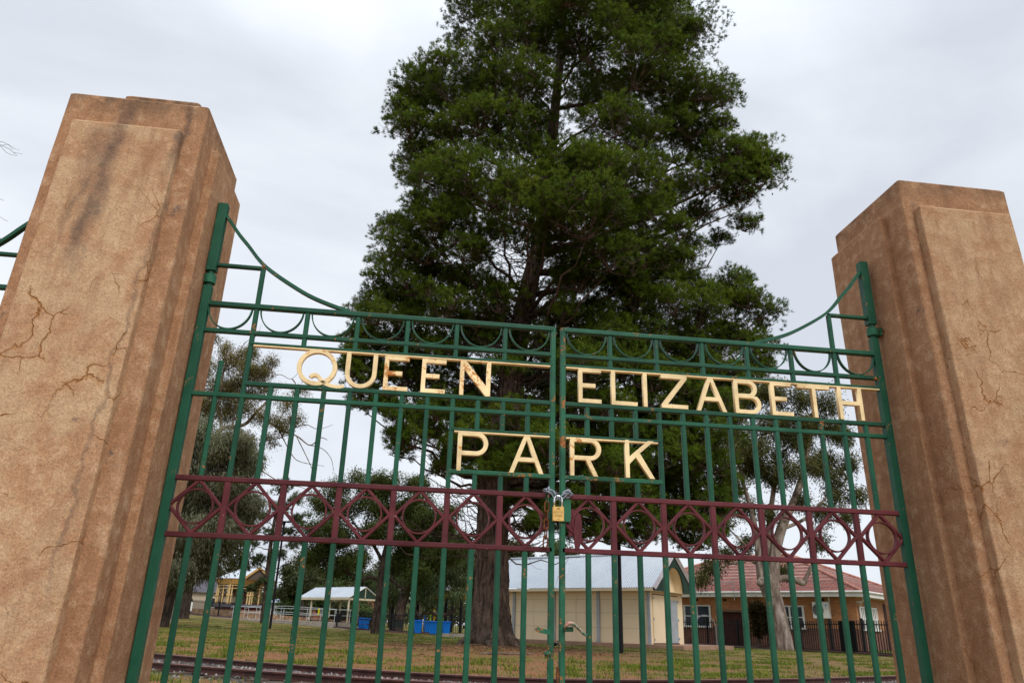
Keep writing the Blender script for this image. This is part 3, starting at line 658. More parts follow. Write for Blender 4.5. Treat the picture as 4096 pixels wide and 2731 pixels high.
# ------------------------------------------------------------------ grass
def grass(name, n, dmin, dmax, hmin, hmax, per, mat, label, dens, spread=.05, wd=.004):
    V = []; F = []; b = 0
    k = 0; tries = 0
    while k < n and tries < n*14:
        tries += 1
        d = dmin*(dmax/dmin)**rng.random(); a = rng.uniform(-.62, .62)
        x = CAM[0]+d*(FH[0]+RT[0]*a); y = CAM[1]+d*(FH[1]+RT[1]*a)
        j = int(np.argmin((tp[:, 0]-x)**2+(tp[:, 1]-y)**2)); dd = math.hypot(tp[j, 0]-x, tp[j, 1]-y)
        if dd < .95 and rng.random() > .05: continue
        if rng.random() > dens(x, y, d): continue
        k += 1; z0 = float(gz(x, y)); sc_ = 1+d/45
        h0 = rng.uniform(hmin, hmax)
        for q in range(per):
            px, py = x+rng.normal(0, spread*sc_), y+rng.normal(0, spread*sc_); h = h0*rng.uniform(.5, 1.15); w_ = wd*sc_*rng.uniform(.7, 1.4)
            aa = rng.uniform(0, 6.28); lx, ly = rng.normal(0, h*.55, 2)
            V += [(px-math.cos(aa)*w_, py-math.sin(aa)*w_, z0-.005), (px+math.cos(aa)*w_, py+math.sin(aa)*w_, z0-.005), (px+lx, py+ly, z0+h)]; F.append((b, b+1, b+2)); b += 3
    o = npmesh(name, V, F, mat); struct(o, 'stuff', label, 'grass')
def bladem(name, a, b, c):
    m, t, p = newmat(name); g = nd(t, 'ShaderNodeNewGeometry')
    t.links.new(ramp(t, g.outputs['Random Per Island'], [(0, a), (.5, b), (1, c)]), p.inputs['Base Color']); p.inputs['Roughness'].default_value = .8; return m
GB = bladem('green_blades', (.038, .072, .006), (.095, .145, .010), (.21, .22, .022)); SB = bladem('straw_blades', (.095, .058, .024), (.21, .13, .055), (.37, .245, .115))
def pn(x, y, s=1.0):
    return .5+.5*math.sin(x*1.3*s+1.7*math.sin(y*.9*s))*math.sin(y*1.6*s+1.2*math.cos(x*.7*s))
grass('green_grass', 5200, 8.6, 60, .03, .08, 24, GB, 'patchy green grass tufts across the park ground', lambda x, y, d: (.95 if pn(x, y, 1.7) > (.60 if x < 5 else .68) else .02)*(1 if d > 12.5 else .12)*(.10 if math.hypot(x-PINE[0], y-PINE[1]+1.5) < 5.5 else 1)*(.35 if (x < 4 and d < 19) else 1), .11, .0055)
grass('dry_grass', 4200, 8.2, 48, .015, .045, 12, SB, 'dry straw-coloured grass and litter over the ground', lambda x, y, d: .35 if (math.hypot(x-PINE[0], y-PINE[1]+1.5) < 5 or pn(x, y, .8) > .62) else .9, .11, .0035)
grass('tall_grass_clumps', 42, 9.5, 22, .10, .20, 60, GB, 'taller green grass clumps standing beside the track', lambda x, y, d: .8, .07, .005)

# ================================================================== TREES
class Tree:
    def __init__(s, name, label, cat, base, bark, leaf, kind, group=None):
        s.th = thing(name, label, cat, base, 0, group); s.base = Vector(base); s.bark = bark; s.leaf = leaf; s.kind = kind
        s.cen = []; s.dir = []; s.sz = []; s.twigs = MB(); s.puff = 1; s.pr = .05; s.nd = []; s.lc = None
    def trunk(s, pts, rad, seg=20, rough=.0, name='trunk', sub=8, fur=0):
        P = np.array(smooth_curve([tuple(p) for p in pts], max(sub*len(pts), 8))); r = np.interp(np.linspace(0, 1, len(P)), np.linspace(0, 1, len(rad)), rad)
        m = MB(); m.tube([Vector(p) for p in P], list(r), seg)
        if fur:
            lob = [random.random()*6.28 for _ in range(5)]
            out = []
            for i, v_ in enumerate(m.v):
                k = i//seg; j = i % seg
                if k >= len(P): out.append(v_); continue
                c = P[k]; a = 2*math.pi*j/seg; z = P[k][2]
                q = 1+fur*(.5*math.sin(a*3+lob[0]+z*.5)+.35*math.sin(a*5+lob[1]-z*.9)+.9*abs(math.sin(a*9+2.2*math.sin(z*2.1+lob[2])+lob[3]))-.4+random.uniform(-.5, .5))
                out.append(tuple(c+(np.array(v_)-c)*q))
            m.v = out
        o = m.build(name, s.bark, None, smooth=not fur or seg > 30); o.data.transform(Matrix.Translation(-s.base)); o.parent = s.th; return P, r
    def limb(s, a, b, r0, r1, sag=.12, wob=.05, name='limb', seg=7, twig=False, n=8):
        a, b = Vector(a), Vector(b); Ln = (b-a).length; mid = (a+b)/2+Vector((0, 0, sag*Ln))
        pts = []
        for i in range(n+1):
            t_ = i/n; p = a*(1-t_)**2+mid*2*t_*(1-t_)+b*t_*t_
            if 0 < i < n: p += Vector((random.gauss(0, 1), random.gauss(0, 1), random.gauss(0, 1)))*wob*Ln*.35
            pts.append(p)
        m = s.twigs if twig else MB()
        m.tube(pts, [r0+(r1-r0)*i/n for i in range(n+1)], seg)
        if not twig:
            o = m.build(name, s.bark, None, smooth=True); o.data.transform(Matrix.Translation(-s.base)); o.parent = s.th
        return pts
    def pad(s, c, r, n, flat=.75, size=.17, up=.25, low=-.35, solid=0.0):
        # leaf clusters on the outer shell of a rounded pad
        def nrm_(P, dd):
            q = dd*.9 if s.lc is None else dd*.7+(P-s.lc)/np.maximum(np.linalg.norm(P-s.lc, axis=1)[:, None], 1e-6)*1.15
            q = q+np.array([0, 0, .25]); s.nd.append(q/np.linalg.norm(q, axis=1)[:, None])
        if s.puff > 1:
            nb = max(3, n//s.puff); d0 = rng.normal(size=(nb*3, 3)); d0 /= np.linalg.norm(d0, axis=1)[:, None]; d0 = d0[d0[:, 2] > low][:nb]
            d = np.repeat(d0, s.puff, 0)
            rr = np.repeat(r*(rng.uniform(.62, 1.04, (len(d0), 1))), s.puff, 0)
            P = np.array(c)+d*rr*np.array([1, 1, flat])+rng.normal(size=d.shape)*s.pr
            dd = d+np.array([0, 0, up]); dd /= np.linalg.norm(dd, axis=1)[:, None]; s.cen.append(P); s.dir.append(dd); s.sz.append(np.full(len(d), size)); nrm_(P, dd); return
        d = rng.normal(size=(n*3, 3)); d /= np.linalg.norm(d, axis=1)[:, None]; d = d[d[:, 2] > low][:n]
        rr = r*(rng.uniform(.72, 1.06, (len(d), 1)) if not solid else rng.uniform(1-solid, 1.05, (len(d), 1))**.6)
        P = np.array(c)+d*rr*np.array([1, 1, flat]); s.cen.append(P)
        dd = d+np.array([0, 0, up]); dd /= np.linalg.norm(dd, axis=1)[:, None]; s.dir.append(dd); s.sz.append(np.full(len(d), size)); nrm_(P, dd)
    def finish(s, K=12, width=.02, spread=.8, droop=0, extra=None, part='crown'):
        c = np.vstack(s.cen); d = np.vstack(s.dir); ND = np.vstack(s.nd) if s.nd else None; sz = np.concatenate(s.sz); n = len(c)
        D = d[:, None, :]+rng.normal(size=(n, K, 3))*spread; D[:, :, 2] -= droop; D /= np.linalg.norm(D, axis=2)[:, :, None]
        Lg = (sz[:, None]*rng.uniform(.65, 1.2, (n, K)))[:, :, None]
        S_ = np.cross(D, rng.normal(size=(n, K, 3))); S_ /= np.linalg.norm(S_, axis=2)[:, :, None]
        if s.kind == 'needle':
            o0 = c[:, None, :]+rng.normal(size=(n, K, 3))*sz[:, None, None]*.12
            a = o0-S_*width/2; b_ = o0+S_*width/2; e_ = o0+D*Lg
            V = np.stack([a, b_, e_], 2).reshape(-1, 3); F = np.arange(len(V)).reshape(-1, 3)
        else:
            o0 = c[:, None, :]+rng.normal(size=(n, K, 3))*sz[:, None, None]*.9
            ww = width*rng.uniform(.7, 1.3, (n, K, 1))
            V = np.stack([o0, o0+D*Lg*.45+S_*ww/2, o0+D*Lg, o0+D*Lg*.45-S_*ww/2], 2).reshape(-1, 3); F = np.arange(len(V)).reshape(-1, 4)
        nv = None
        if ND is not None:
            kk = F.shape[1]; ta = V.reshape(-1, kk, 3); gn = np.cross(ta[:, 1]-ta[:, 0], ta[:, 2]-ta[:, 0]); nf = np.repeat(ND, K, 0)+rng.normal(size=(len(F), 3))*.15
            flip = (gn*nf).sum(1) < 0; F = F.copy(); F[flip] = F[flip][:, ::-1]; nf /= np.linalg.norm(nf, axis=1)[:, None]; nv = np.repeat(nf, kk, 0)
        V = V-np.array(s.base); npmesh(part, V, F, s.leaf, s.th, nv)
        if s.twigs.v:
            o = s.twigs.build('twigs', s.bark); o.data.transform(Matrix.Translation(-s.base)); o.parent = s.th; o['kind'] = 'stuff'
def lobepos(u, v, r, dy, d): P = at(u, v, d+dy); return P, r*pxm(P)

# ---- the big pine
PB = barkmat('pine_bark', (.018, .011, .008), (.155, .108, .082), 8, .15, 1, .12)
PL = leafmat('pine_needles', (.040, .070, .006), (.094, .142, .010), (.175, .185, .018), .22, .6)
bz = float(gz(*PINE)); pb = Vector((PINE[0], PINE[1], bz-.15))
T = Tree('pine_tree', 'huge dark green pine with a thick furrowed trunk rising behind the gate lettering', 'tree', pb, PB, PL, 'needle'); T.puff = 4; T.pr = .045
tpix = [(1128, 1480, 26), (1126, 1440, 26), (1127, 1390, 26), (1128, 1320, 26), (1129, 1240, 26), (1135, 1150, 26), (1150, 1020, 26), (1172, 900, 26), (1190, 780, 26), (1215, 660, 26), (1240, 540, 26), (1260, 400, 26.2), (1275, 250, 26.4), (1290, 100, 26.6), (1300, -60, 26.8), (1310, -200, 27)]
tpts = [at(*q) for q in tpix]; tpts[0][2] = bz-.2
trad = [.84, .68, .58, .545, .53, .53, .50, .46, .40, .33, .28, .24, .20, .16, .11, .06]
TPTS, TR_ = T.trunk(tpts, trad, 72, 0, 'trunk', 12, .085)
for a in (.3, 1.4, 2.5, 3.6, 4.6, 5.6):
    dx, dy = math.cos(a), math.sin(a); p0 = Vector((PINE[0]+dx*.45, PINE[1]+dy*.45, bz+.35)); p1 = Vector((PINE[0]+dx*1.25, PINE[1]+dy*1.25, bz-.12)); T.limb(p0, p1, .26, .08, -.05, .04, 'root', 10)
def near_trunk(P, fac=.55):
    hd = math.hypot(P[0]-np.interp(P[2], TPTS[:, 2], TPTS[:, 0]), P[1]-np.interp(P[2], TPTS[:, 2], TPTS[:, 1])); z = max(P[2]-hd*fac, 5.2)
    return np.array([np.interp(z, TPTS[:, 2], TPTS[:, 0]), np.interp(z, TPTS[:, 2], TPTS[:, 1]), z])
PL_ = [(1150, 40, 105, -1), (1250, -40, 130, 0), (1400, -80, 150, 0), (1500, 20, 125, 0), (1330, 70, 105, -2.6), (1545, 130, 110, 0), (1590, 250, 100, 0), (1450, 170, 110, -2.2), (1545, 340, 100, .5), (1430, -10, 110, -2.5), (1210, 90, 90, -2.5),
       (1000, 210, 88, 0), (950, 300, 72, .3), (965, 385, 62, .6), (1080, 220, 95, -2), (1180, 210, 85, -3.0), (1150, 310, 85, -2.8), (1050, 320, 75, -1.5), (1630, 330, 62, 1),
       (1030, 440, 95, -3), (1000, 530, 72, -2.4), (1130, 450, 92, -4), (1290, 405, 108, -5), (1410, 430, 100, -4.6), (1345, 510, 118, -5), (1460, 500, 85, -3.4), (1220, 490, 88, -4.6), (1475, 590, 75, -2.4), (1060, 580, 52, -3), (1400, 600, 66, -4),
       (905, 540, 50, 1), (895, 620, 52, 1), (872, 690, 46, 1), (950, 690, 46, 2), (840, 720, 40, 1),
       (1720, 370, 58, 0), (1765, 395, 44, 0), (1680, 420, 52, 1), (1700, 470, 40, 0), (1650, 555, 26, 1), (1740, 345, 40, .5),
       (1550, 640, 80, 1), (1690, 670, 62, 0), (1735, 720, 50, 0), (1600, 730, 80, -1), (1500, 700, 80, -1.4), (1010, 650, 60, -.8), (950, 630, 60, -.4), (1090, 670, 50, -1.6), (930, 740, 50, -.5), (1330, 650, 60, -2.6), (1050, 800, 60, -1), (1650, 800, 70, 1), (1720, 800, 45, .5), (1440, 680, 70, -1),
       (1080, 740, 72, 1), (965, 750, 60, 1), (860, 790, 60, 1), (820, 850, 46, 0), (925, 860, 66, 0), (1000, 840, 70, 1), (890, 940, 46, 0), (975, 990, 52, -1), (1050, 1060, 54, -1), (1070, 930, 70, 0), (915, 1035, 36, -.5), (830, 925, 32, 0),
       (1340, 840, 85, 0), (1440, 870, 92, -1.6), (1530, 890, 84, -1.2), (1605, 940, 84, 0), (1420, 980, 92, -.6), (1330, 1050, 84, 0), (1500, 1050, 92, -1.4), (1600, 1090, 72, 0), (1680, 900, 50, 0), (1385, 1150, 72, 0), (1480, 1170, 72, -.5), (1570, 1190, 56, 0), (1310, 1170, 52, 0), (1405, 1235, 38, 0), (1650, 1170, 36, 0), (1225, 1120, 52, 1.5), (1220, 1220, 36, 1),
       (1260, 820, 70, -1.6), (1330, 930, 70, -1.4), (1180, 960, 60, 1.6), (1090, 1000, 60, .8), (1280, 1000, 70, 1.4), (1240, 1050, 60, 2), (1370, 1060, 80, 1), (1450, 1120, 80, 1), (1550, 1010, 84, 1), (1640, 1040, 64, .5), (1560, 1130, 74, 1), (1640, 870, 64, -.6), (1740, 860, 36, .4), (1480, 790, 80, -1.5), (1390, 800, 76, -2), (1290, 730, 60, -2.2), (1560, 800, 76, 0), (1150, 780, 56, 2), (1130, 1130, 44, 1.8), (1010, 930, 56, .5), (940, 800, 50, .5), (880, 870, 44, .4), (1200, 1000, 50, -1.2), (1420, 1060, 60, -1.5), (1530, 1200, 56, .5), (1450, 1240, 44, .5), (1350, 1230, 40, .5), (1640, 1230, 40, .3), (1600, 1250, 34, -.3), (1260, 1190, 40, -.5), (1745, 420, 40, -.6), (1660, 390, 46, -.8), (1710, 520, 36, .3), (1590, 575, 44, .8), (1560, 470, 60, 1.2),
       (1180, 1070, 52, 2.5), (1250, 900, 60, 2.6), (1370, 740, 66, 1), (1300, 640, 60, 2.5), (1150, 860, 60, 3), (1400, 270, 80, 2.6), (1240, 330, 60, 3), (1120, 660, 46, 2.6)]
CP = [(1065, -260), (1060, 60), (1010, 112), (930, 180), (888, 260), (885, 330), (915, 400), (935, 470), (885, 520), (850, 600), (850, 660), (812, 700), (790, 780), (775, 860), (800, 930), (870, 950), (890, 1040), (960, 1060), (1010, 1115), (1060, 1100), (1110, 1150),
      (1180, 1190), (1250, 1240), (1350, 1268), (1450, 1275), (1560, 1262), (1650, 1240), (1690, 1180), (1700, 1050), (1700, 950), (1755, 900), (1778, 820), (1770, 720), (1730, 640), (1650, 645), (1600, 640), (1590, 560), (1640, 560), (1700, 500), (1760, 460), (1800, 400), (1785, 335), (1700, 325), (1685, 250), (1665, 170), (1640, 80), (1600, 0), (1560, -260)]
def inside(u, v):
    c = False; n = len(CP)
    for i in range(n):
        (x1, y1), (x2, y2) = CP[i], CP[i-1]
        if (y1 > v) != (y2 > v) and u < (x2-x1)*(v-y1)/(y2-y1)+x1: c = not c
    return c
def edge_dist(u, v):
    b_ = 1e9; n = len(CP)
    for i in range(n):
        a, c = np.array(CP[i-1], float), np.array(CP[i], float); q = np.array([u, v]); t_ = np.clip(((q-a) @ (c-a))/((c-a) @ (c-a)), 0, 1); b_ = min(b_, np.linalg.norm(q-a-t_*(c-a)))
    return b_
GAPS = [(1300, 300, 34), (1215, 650, 40), (1130, 630, 22), (1660, 500, 22), (1000, 770, 16)]
ext = []; tries = 0
while len(ext) < 200 and tries < 12000:
    tries += 1; u = rng.uniform(770, 1800); v = rng.uniform(-180, 1270)
    if not inside(u, v): continue
    e_ = edge_dist(u, v); r = min(rng.uniform(44, 82), e_*1.05)
    if r < 26 or any(math.hypot(u-a, v-b_) < c+r*.6 for a, b_, c in GAPS): continue
    if any(math.hypot(u-a, v-b_) < .62*(r+c)*.8 for a, b_, c, _ in ext): continue
    mid_ = 1-min(1, abs(u-1280)/460); ext.append((u, v, r, rng.choice([-1, 1], p=[.62, .38])*rng.uniform(.2, 1)*(1+4.0*mid_)))
PL_ = PL_+ext
print('lobes', len(PL_))
for (u, v, r, dy) in PL_:
    P, rm = lobepos(u, v, r*1.12, dy, 26)
    a = near_trunk(P); hd = np.linalg.norm(P-a); T.lc = P
    n_ = len([c for c in T.th.children if c.name.startswith('limb')])
    if n_ < 96: lp = T.limb(a, P-np.array([0, 0, rm*.35]), .022+.0115*hd, .016, -.10, .06, 'limb')
    ns = int(8+r*.12)
    outw = Vector((P[0]-TPTS[0][0], P[1]-TPTS[0][1], 0)); 
    for q in range(ns):
        d_ = rng.normal(size=3); d_ /= np.linalg.norm(d_)
        if d_[2] < -.35: d_[2] *= -.6
        c = P+d_*rm*rng.uniform(.5, .86)*np.array([1, 1, .9]); sr = rm*rng.uniform(.36, .56)
        T.limb(P-np.array([0, 0, rm*.35]), c-np.array([0, 0, sr*.3]), .018, .008, -.05, .06, '', 4, True, 4)
        T.pad(c, sr, int(26+sr*sr*165), .80, .13, .30, -.55)
        for w_ in range(7):
            d2 = rng.normal(size=3); d2 /= np.linalg.norm(d2); d2[2] = abs(d2[2])*.6
            T.limb(c-np.array([0, 0, sr*.3]), c+d2*sr*.85, .008, .005, 0, .05, '', 3, True, 2)
# bare under-branches and cones
for q in range(260):
    i = rng.integers(45, 140); a = TPTS[min(i, len(TPTS)-1)]; ang = rng.uniform(0, 6.28); ln = rng.uniform(1.0, 3.6)
    b = a+np.array([math.cos(ang)*ln, math.sin(ang)*ln, rng.uniform(-.2, 1.4)])
    pts = T.limb(a, b, .03, .008, -.15, .09, '', 4, True, 7)
    for k in (3, 5, 6):
        e_ = pts[k]+Vector(rng.normal(size=3))*.45; T.limb(pts[k], e_, .008, .004, 0, .1, '', 3, True, 3)
CN = MB()
for q in range(420):
    c = T.cen[rng.integers(0, len(T.cen))][0]; 
    CN.cyl(c+rng.normal(size=3)*.15-np.array([0, 0, .12]), .030, .085, 6, 'Z', .015)
o = CN.build('cones', plain('cone_brown', (.10, .055, .03))); o.data.transform(Matrix.Translation(-T.base)); o.parent = T.th; o['kind'] = 'stuff'
T.finish(10, .017, .8)

def fill(poly, n, r0, r1, dyr=.8):
    out = []; k = 0
    us = [p[0] for p in poly]; vs = [p[1] for p in poly]
    while len(out) < n and k < n*60:
        k += 1; u, v = rng.uniform(min(us), max(us)), rng.uniform(min(vs), max(vs)); c = False
        for i in range(len(poly)):
            (x1, y1), (x2, y2) = poly[i], poly[i-1]
            if (y1 > v) != (y2 > v) and u < (x2-x1)*(v-y1)/(y2-y1)+x1: c = not c
        if c: out.append((u, v, rng.uniform(r0, r1), rng.uniform(-dyr, dyr)))
    return out
def simple_tree(name, label, u, vb, d, tpix, trad, lobes, bark, leaf, kind, leafsz, K, width, spread, droop, dens, padk=(5, .07), flat=.8, group=None, up=.2, low=-.6, limbsag=.05, bare=0, seg=14, furt=0, extra_trunks=(), cat='tree', limbs=True, size0=.05):
    b = ground(u, vb, d); b.z -= .1
    T = Tree(name, label, cat, b, bark, leaf, kind, group)
    pts = [at(*q) for q in tpix]; pts[0][2] = min(pts[0][2], b.z)
    P_, r_ = T.trunk(pts, trad, seg, 0, 'trunk', 6, furt)
    allP = [P_]
    for (tp2, tr2) in extra_trunks:
        q_, _ = T.trunk([at(*q) for q in tp2], tr2, seg, 0, 'limb', 6, furt*.5); allP.append(q_)
    AP = np.vstack(allP); top = AP[len(P_)//3:]
    for (lu, lv, lr, dy) in lobes:
        c, rm = lobepos(lu, lv, lr, dy, d); T.lc = c
        dist = np.linalg.norm(top-(c-np.array([0, 0, rm*.8])), axis=1); a = top[int(np.argmin(dist))]
        if limbs: T.limb(a, c, size0, .012, limbsag, .08, 'limb', 6, not (len(lobes) < 60), 7)
        ns = int(padk[0]+lr*padk[1])
        for q in range(ns):
            d_ = rng.normal(size=3); d_ /= np.linalg.norm(d_)
            cc = c+d_*rm*rng.uniform(.3, .8)*np.array([1, 1, flat]); sr = rm*rng.uniform(.28, .5)
            T.limb(c, cc, .014, .006, .02, .1, '', 4, True, 4)
            T.pad(cc, sr, int(12+sr*sr*dens), flat, leafsz, up, low, .5)
    for q in range(bare):
        lu, lv, lr, dy = lobes[rng.integers(0, len(lobes))]; c, rm = lobepos(lu, lv, lr, dy, d)
        e_ = c+rng.normal(size=3)*rm*.75; pts = T.limb(c, e_, .016, .005, .03, .12, '', 4, True, 7)
        for k in (2, 4, 6): T.limb(pts[k], pts[k]+Vector(rng.normal(size=3))*rm*.25, .007, .004, 0, .12, '', 3, True, 4)
    T.finish(K, width, spread, droop); return T
DB = barkmat('dark_bark', (.018, .012, .010), (.10, .07, .055), 9, .25, .9, .05)
GBK = barkmat('grey_bark', (.07, .055, .045), (.22, .17, .14), 9, .25, .7, .03)
# ---- gum tree on the right, pale smooth bark
m, t, p = newmat('smooth_gum_bark'); v_ = co(t, (1, 1, .35))
f1 = noise(t, v_, 3.2, 6, .65, .6); f2 = noise(t, co(t, (1, 1, .7)), 7, 5, .6)
c_ = ramp(t, f1, [(.36, (.07, .05, .04)), (.5, (.19, .145, .115)), (.64, (.36, .31, .27))]); c_ = mix(t, ramp(t, f2, [(.58, 0.0), (.68, .6)]), c_, (.10, .06, .045))
t.links.new(c_, p.inputs['Base Color']); p.inputs['Roughness'].default_value = .8; bump(t, p, f1, .4, .03); GUMB = m
GL = leafmat('gum_leaves', (.055, .066, .022), (.14, .145, .052), (.27, .18, .075), .25, .6)
D = 39
gum_l = [(1700, 930, 52, 0), (1770, 900, 48, 0), (1840, 920, 46, 0), (1905, 925, 38, 0), (1760, 980, 52, -.5), (1830, 1000, 46, .5), (1700, 1030, 46, 0), (1930, 990, 30, 0), (1680, 1110, 40, 0), (1740, 1080, 42, 1), (1800, 1085, 40, -.5), (1860, 1070, 36, 0), (1955, 1060, 26, 0), (1900, 1050, 28, .5),
         (1660, 1190, 36, 0), (1720, 1170, 32, .5), (1765, 1180, 26, 0), (1920, 1130, 34, 0), (1975, 1140, 26, 0), (1890, 1180, 30, 0), (1940, 1185, 26, 0), (1880, 1240, 26, 0), (1840, 1150, 24, 0), (1640, 1300, 26, 1), (1610, 1325, 20, 1), (1665, 1270, 20, 1), (1800, 1310, 16, .5), (1870, 970, 30, 1), (1720, 1255, 22, .4)]+fill([(1680, 900), (1760, 875), (1900, 900), (1960, 1000), (1980, 1100), (1900, 1130), (1850, 1060), (1790, 1110), (1700, 1150), (1640, 1200), (1650, 1000)], 24, 20, 36, 1.5)
simple_tree('gum_tree', 'tall gum tree with mottled pale trunk in front of the red-roofed house', 1795, 1480, D,
            [(1797, 1482, D), (1793, 1440, D), (1782, 1390, D), (1772, 1350, D), (1776, 1310, D), (1782, 1260, D), (1800, 1200, D), (1828, 1140, D), (1850, 1060, D), (1862, 980, D), (1870, 920, D)], [.56, .43, .40, .40, .33, .28, .24, .19, .14, .09, .04], gum_l, GUMB, GL, 'leaf', .19, 7, .046, .9, .75, 80, (7, .15), .9, None, 0, -1, .05, 90, 22, 0,
            [([(1766, 1370, D-.2), (1752, 1330, D-.3), (1745, 1290, D-.3), (1738, 1230, D), (1722, 1160, D), (1700, 1080, D+.3), (1690, 980, D+.3)], [.26, .27, .20, .16, .12, .08, .03]),
             ([(1772, 1350, D), (1764, 1300, D+.2), (1766, 1220, D+.2), (1776, 1130, D+.2), (1790, 1030, D), (1792, 930, D)], [.2, .19, .16, .12, .08, .03]),
             ([(1785, 1330, D), (1806, 1326, D), (1828, 1332, D), (1845, 1338, D), (1852, 1325, D-.1), (1864, 1300, D-.2), (1872, 1285, D-.2)], [.20, .15, .15, .15, .10, .09, .08]),
             ([(1795, 1215, D), (1850, 1190, D), (1890, 1150, D), (1935, 1110, D), (1962, 1080, D)], [.10, .085, .06, .04, .02]),
             ([(1745, 1290, D), (1730, 1290, D), (1715, 1255, D), (1690, 1230, D), (1660, 1200, D)], [.08, .07, .06, .04, .02]),
             ([(1752, 1330, D-.3), (1746, 1338, D-.75), (1744, 1339, D-.95)], [.20, .17, .12])])
# ---- left trees
WB = leafmat('weeping_grey_leaves', (.095, .105, .062), (.23, .235, .155), (.37, .36, .27), .25, 1.2)
D = 38
simple_tree('weeping_tree', 'grey-green weeping tree on a leaning black trunk beside the stained pillar', 362, 1437, D,
            [(362, 1440, D), (378, 1390, D), (392, 1340, D), (405, 1280, D), (430, 1200, D), (455, 1120, D), (470, 1060, D)], [.48, .40, .34, .30, .24, .17, .08],
            [(440, 1010, 52, 0), (500, 1030, 50, 0), (550, 1060, 36, 0), (420, 1080, 56, 0), (490, 1110, 56, -.5), (545, 1130, 38, 0), (400, 1150, 54, 0), (455, 1180, 56, 0), (520, 1190, 46, 0), (560, 1190, 26, 0), (395, 1220, 52, 0), (450, 1240, 50, -1), (505, 1250, 36, 0), (385, 1290, 46, 0), (430, 1300, 42, .5), (375, 1350, 30, 1), (360, 1200, 50, 0), (350, 1120, 50, 0), (480, 1300, 26, 0)]+fill([(400, 985), (470, 965), (560, 1010), (590, 1090), (590, 1200), (545, 1260), (500, 1310), (430, 1330), (370, 1360), (340, 1250), (350, 1080)], 26, 24, 40, 1.6),
            DB, WB, 'leaf', .26, 9, .034, .35, 1.5, 150, (9, .13), 1.0, None, 0, -1, .1, 30, 16, .05,
            [([(345, 1440, D+.5), (352, 1390, D+.5), (360, 1340, D+.5), (372, 1280, D+.5), (380, 1220, D+.5)], [.34, .28, .24, .2, .1])])
PG = leafmat('olive_brown_leaves', (.11, .10, .036), (.23, .20, .08), (.30, .17, .075), .3, .5)
D = 48
simple_tree('gum_tree', 'olive-brown gum with twisted bare branches reaching right, above the grey weeping tree', 392, 1428, D,
            [(388, 1430, D), (400, 1380, D), (415, 1300, D), (430, 1200, D), (450, 1100, D), (470, 1000, D), (500, 900, D), (520, 830, D)], [.40, .32, .30, .28, .26, .2, .12, .04],
            [(480, 850, 36, 0), (530, 830, 36, 0), (505, 890, 46, 0), (560, 870, 36, 0), (470, 930, 46, 0), (540, 930, 46, 0), (600, 850, 26, 0), (615, 900, 30, 0), (600, 960, 34, 0), (660, 930, 28, 0), (680, 960, 24, 0), (655, 985, 26, 0), (440, 960, 40, 0), (520, 800, 22, 0), (620, 830, 20, 0), (690, 900, 16, 0), (590, 1060, 26, 0), (560, 1010, 26, 0), (620, 1010, 20, 0), (495, 775, 14, 0), (475, 820, 22, 0)]+fill([(440, 880), (480, 800), (560, 800), (620, 830), (640, 900), (690, 940), (680, 985), (610, 1000), (600, 1080), (520, 1010), (430, 1000)], 22, 18, 32, 1.5),
            GUMB, PG, 'leaf', .16, 7, .040, .8, .8, 85, (6, .12), .9, None, 0, -1, .05, 60, 14, 0,
            [([(455, 1090, D), (480, 1030, D), (510, 985, D), (560, 975, D), (590, 945, D), (620, 910, D), (600, 880, D)], [.16, .14, .13, .12, .10, .07, .03]),
             ([(590, 945, D), (640, 985, D), (680, 1000, D), (712, 1022, D), (735, 1005, D), (752, 1010, D)], [.07, .06, .05, .04, .03, .02]), ([(680, 1000, D), (700, 1040, D), (716, 1075, D), (722, 1100, D)], [.035, .03, .022, .012]), ([(640, 985, D), (668, 1040, D), (690, 1060, D), (745, 1070, D)], [.04, .03, .025, .012]), ([(712, 1022, D), (740, 1030, D), (760, 1052, D), (766, 1080, D)], [.03, .025, .02, .01]), ([(660, 990, D), (700, 975, D), (730, 985, D), (765, 975, D)], [.035, .03, .02, .01]), ([(600, 1080, D), (650, 1110, D), (690, 1118, D), (715, 1130, D)], [.035, .03, .02, .01]), ([(600, 880, D), (640, 860, D), (668, 870, D), (690, 850, D)], [.03, .025, .018, .01]), ([(540, 830, D), (560, 790, D), (590, 770, D), (600, 745, D)], [.03, .022, .015, .008]),
             ([(480, 1030, D), (450, 960, D), (430, 900, D), (470, 870, D)], [.12, .1, .07, .03]), ([(510, 985, D), (500, 930, D), (470, 905, D), (455, 880, D)], [.1, .08, .05, .02])])
D = 60
simple_tree('gum_tree', 'dark straight trunk beside the white fence sign, crown merging with its neighbours', 421, 1421, D,
            [(421, 1423, D), (432, 1360, D), (445, 1290, D), (455, 1220, D), (465, 1150, D)], [.40, .34, .30, .22, .1],
            [(470, 1150, 40, 0), (500, 1200, 34, 0), (440, 1200, 34, 0), (520, 1260, 24, 0), (530, 1290, 22, 0), (490, 1280, 20, 0), (560, 1270, 20, 0), (545, 1240, 20, 0), (580, 1220, 16, 0), (460, 1260, 24, 1)], DB, GL, 'leaf', .26, 7, .08, .8, .8, 40, (5, .10), .9, None, 0, -1, .05, 20, 12)
PL2 = leafmat('grey_pine_needles', (.045, .064, .030), (.095, .12, .052), (.17, .17, .07), .25, .6)
D = 62
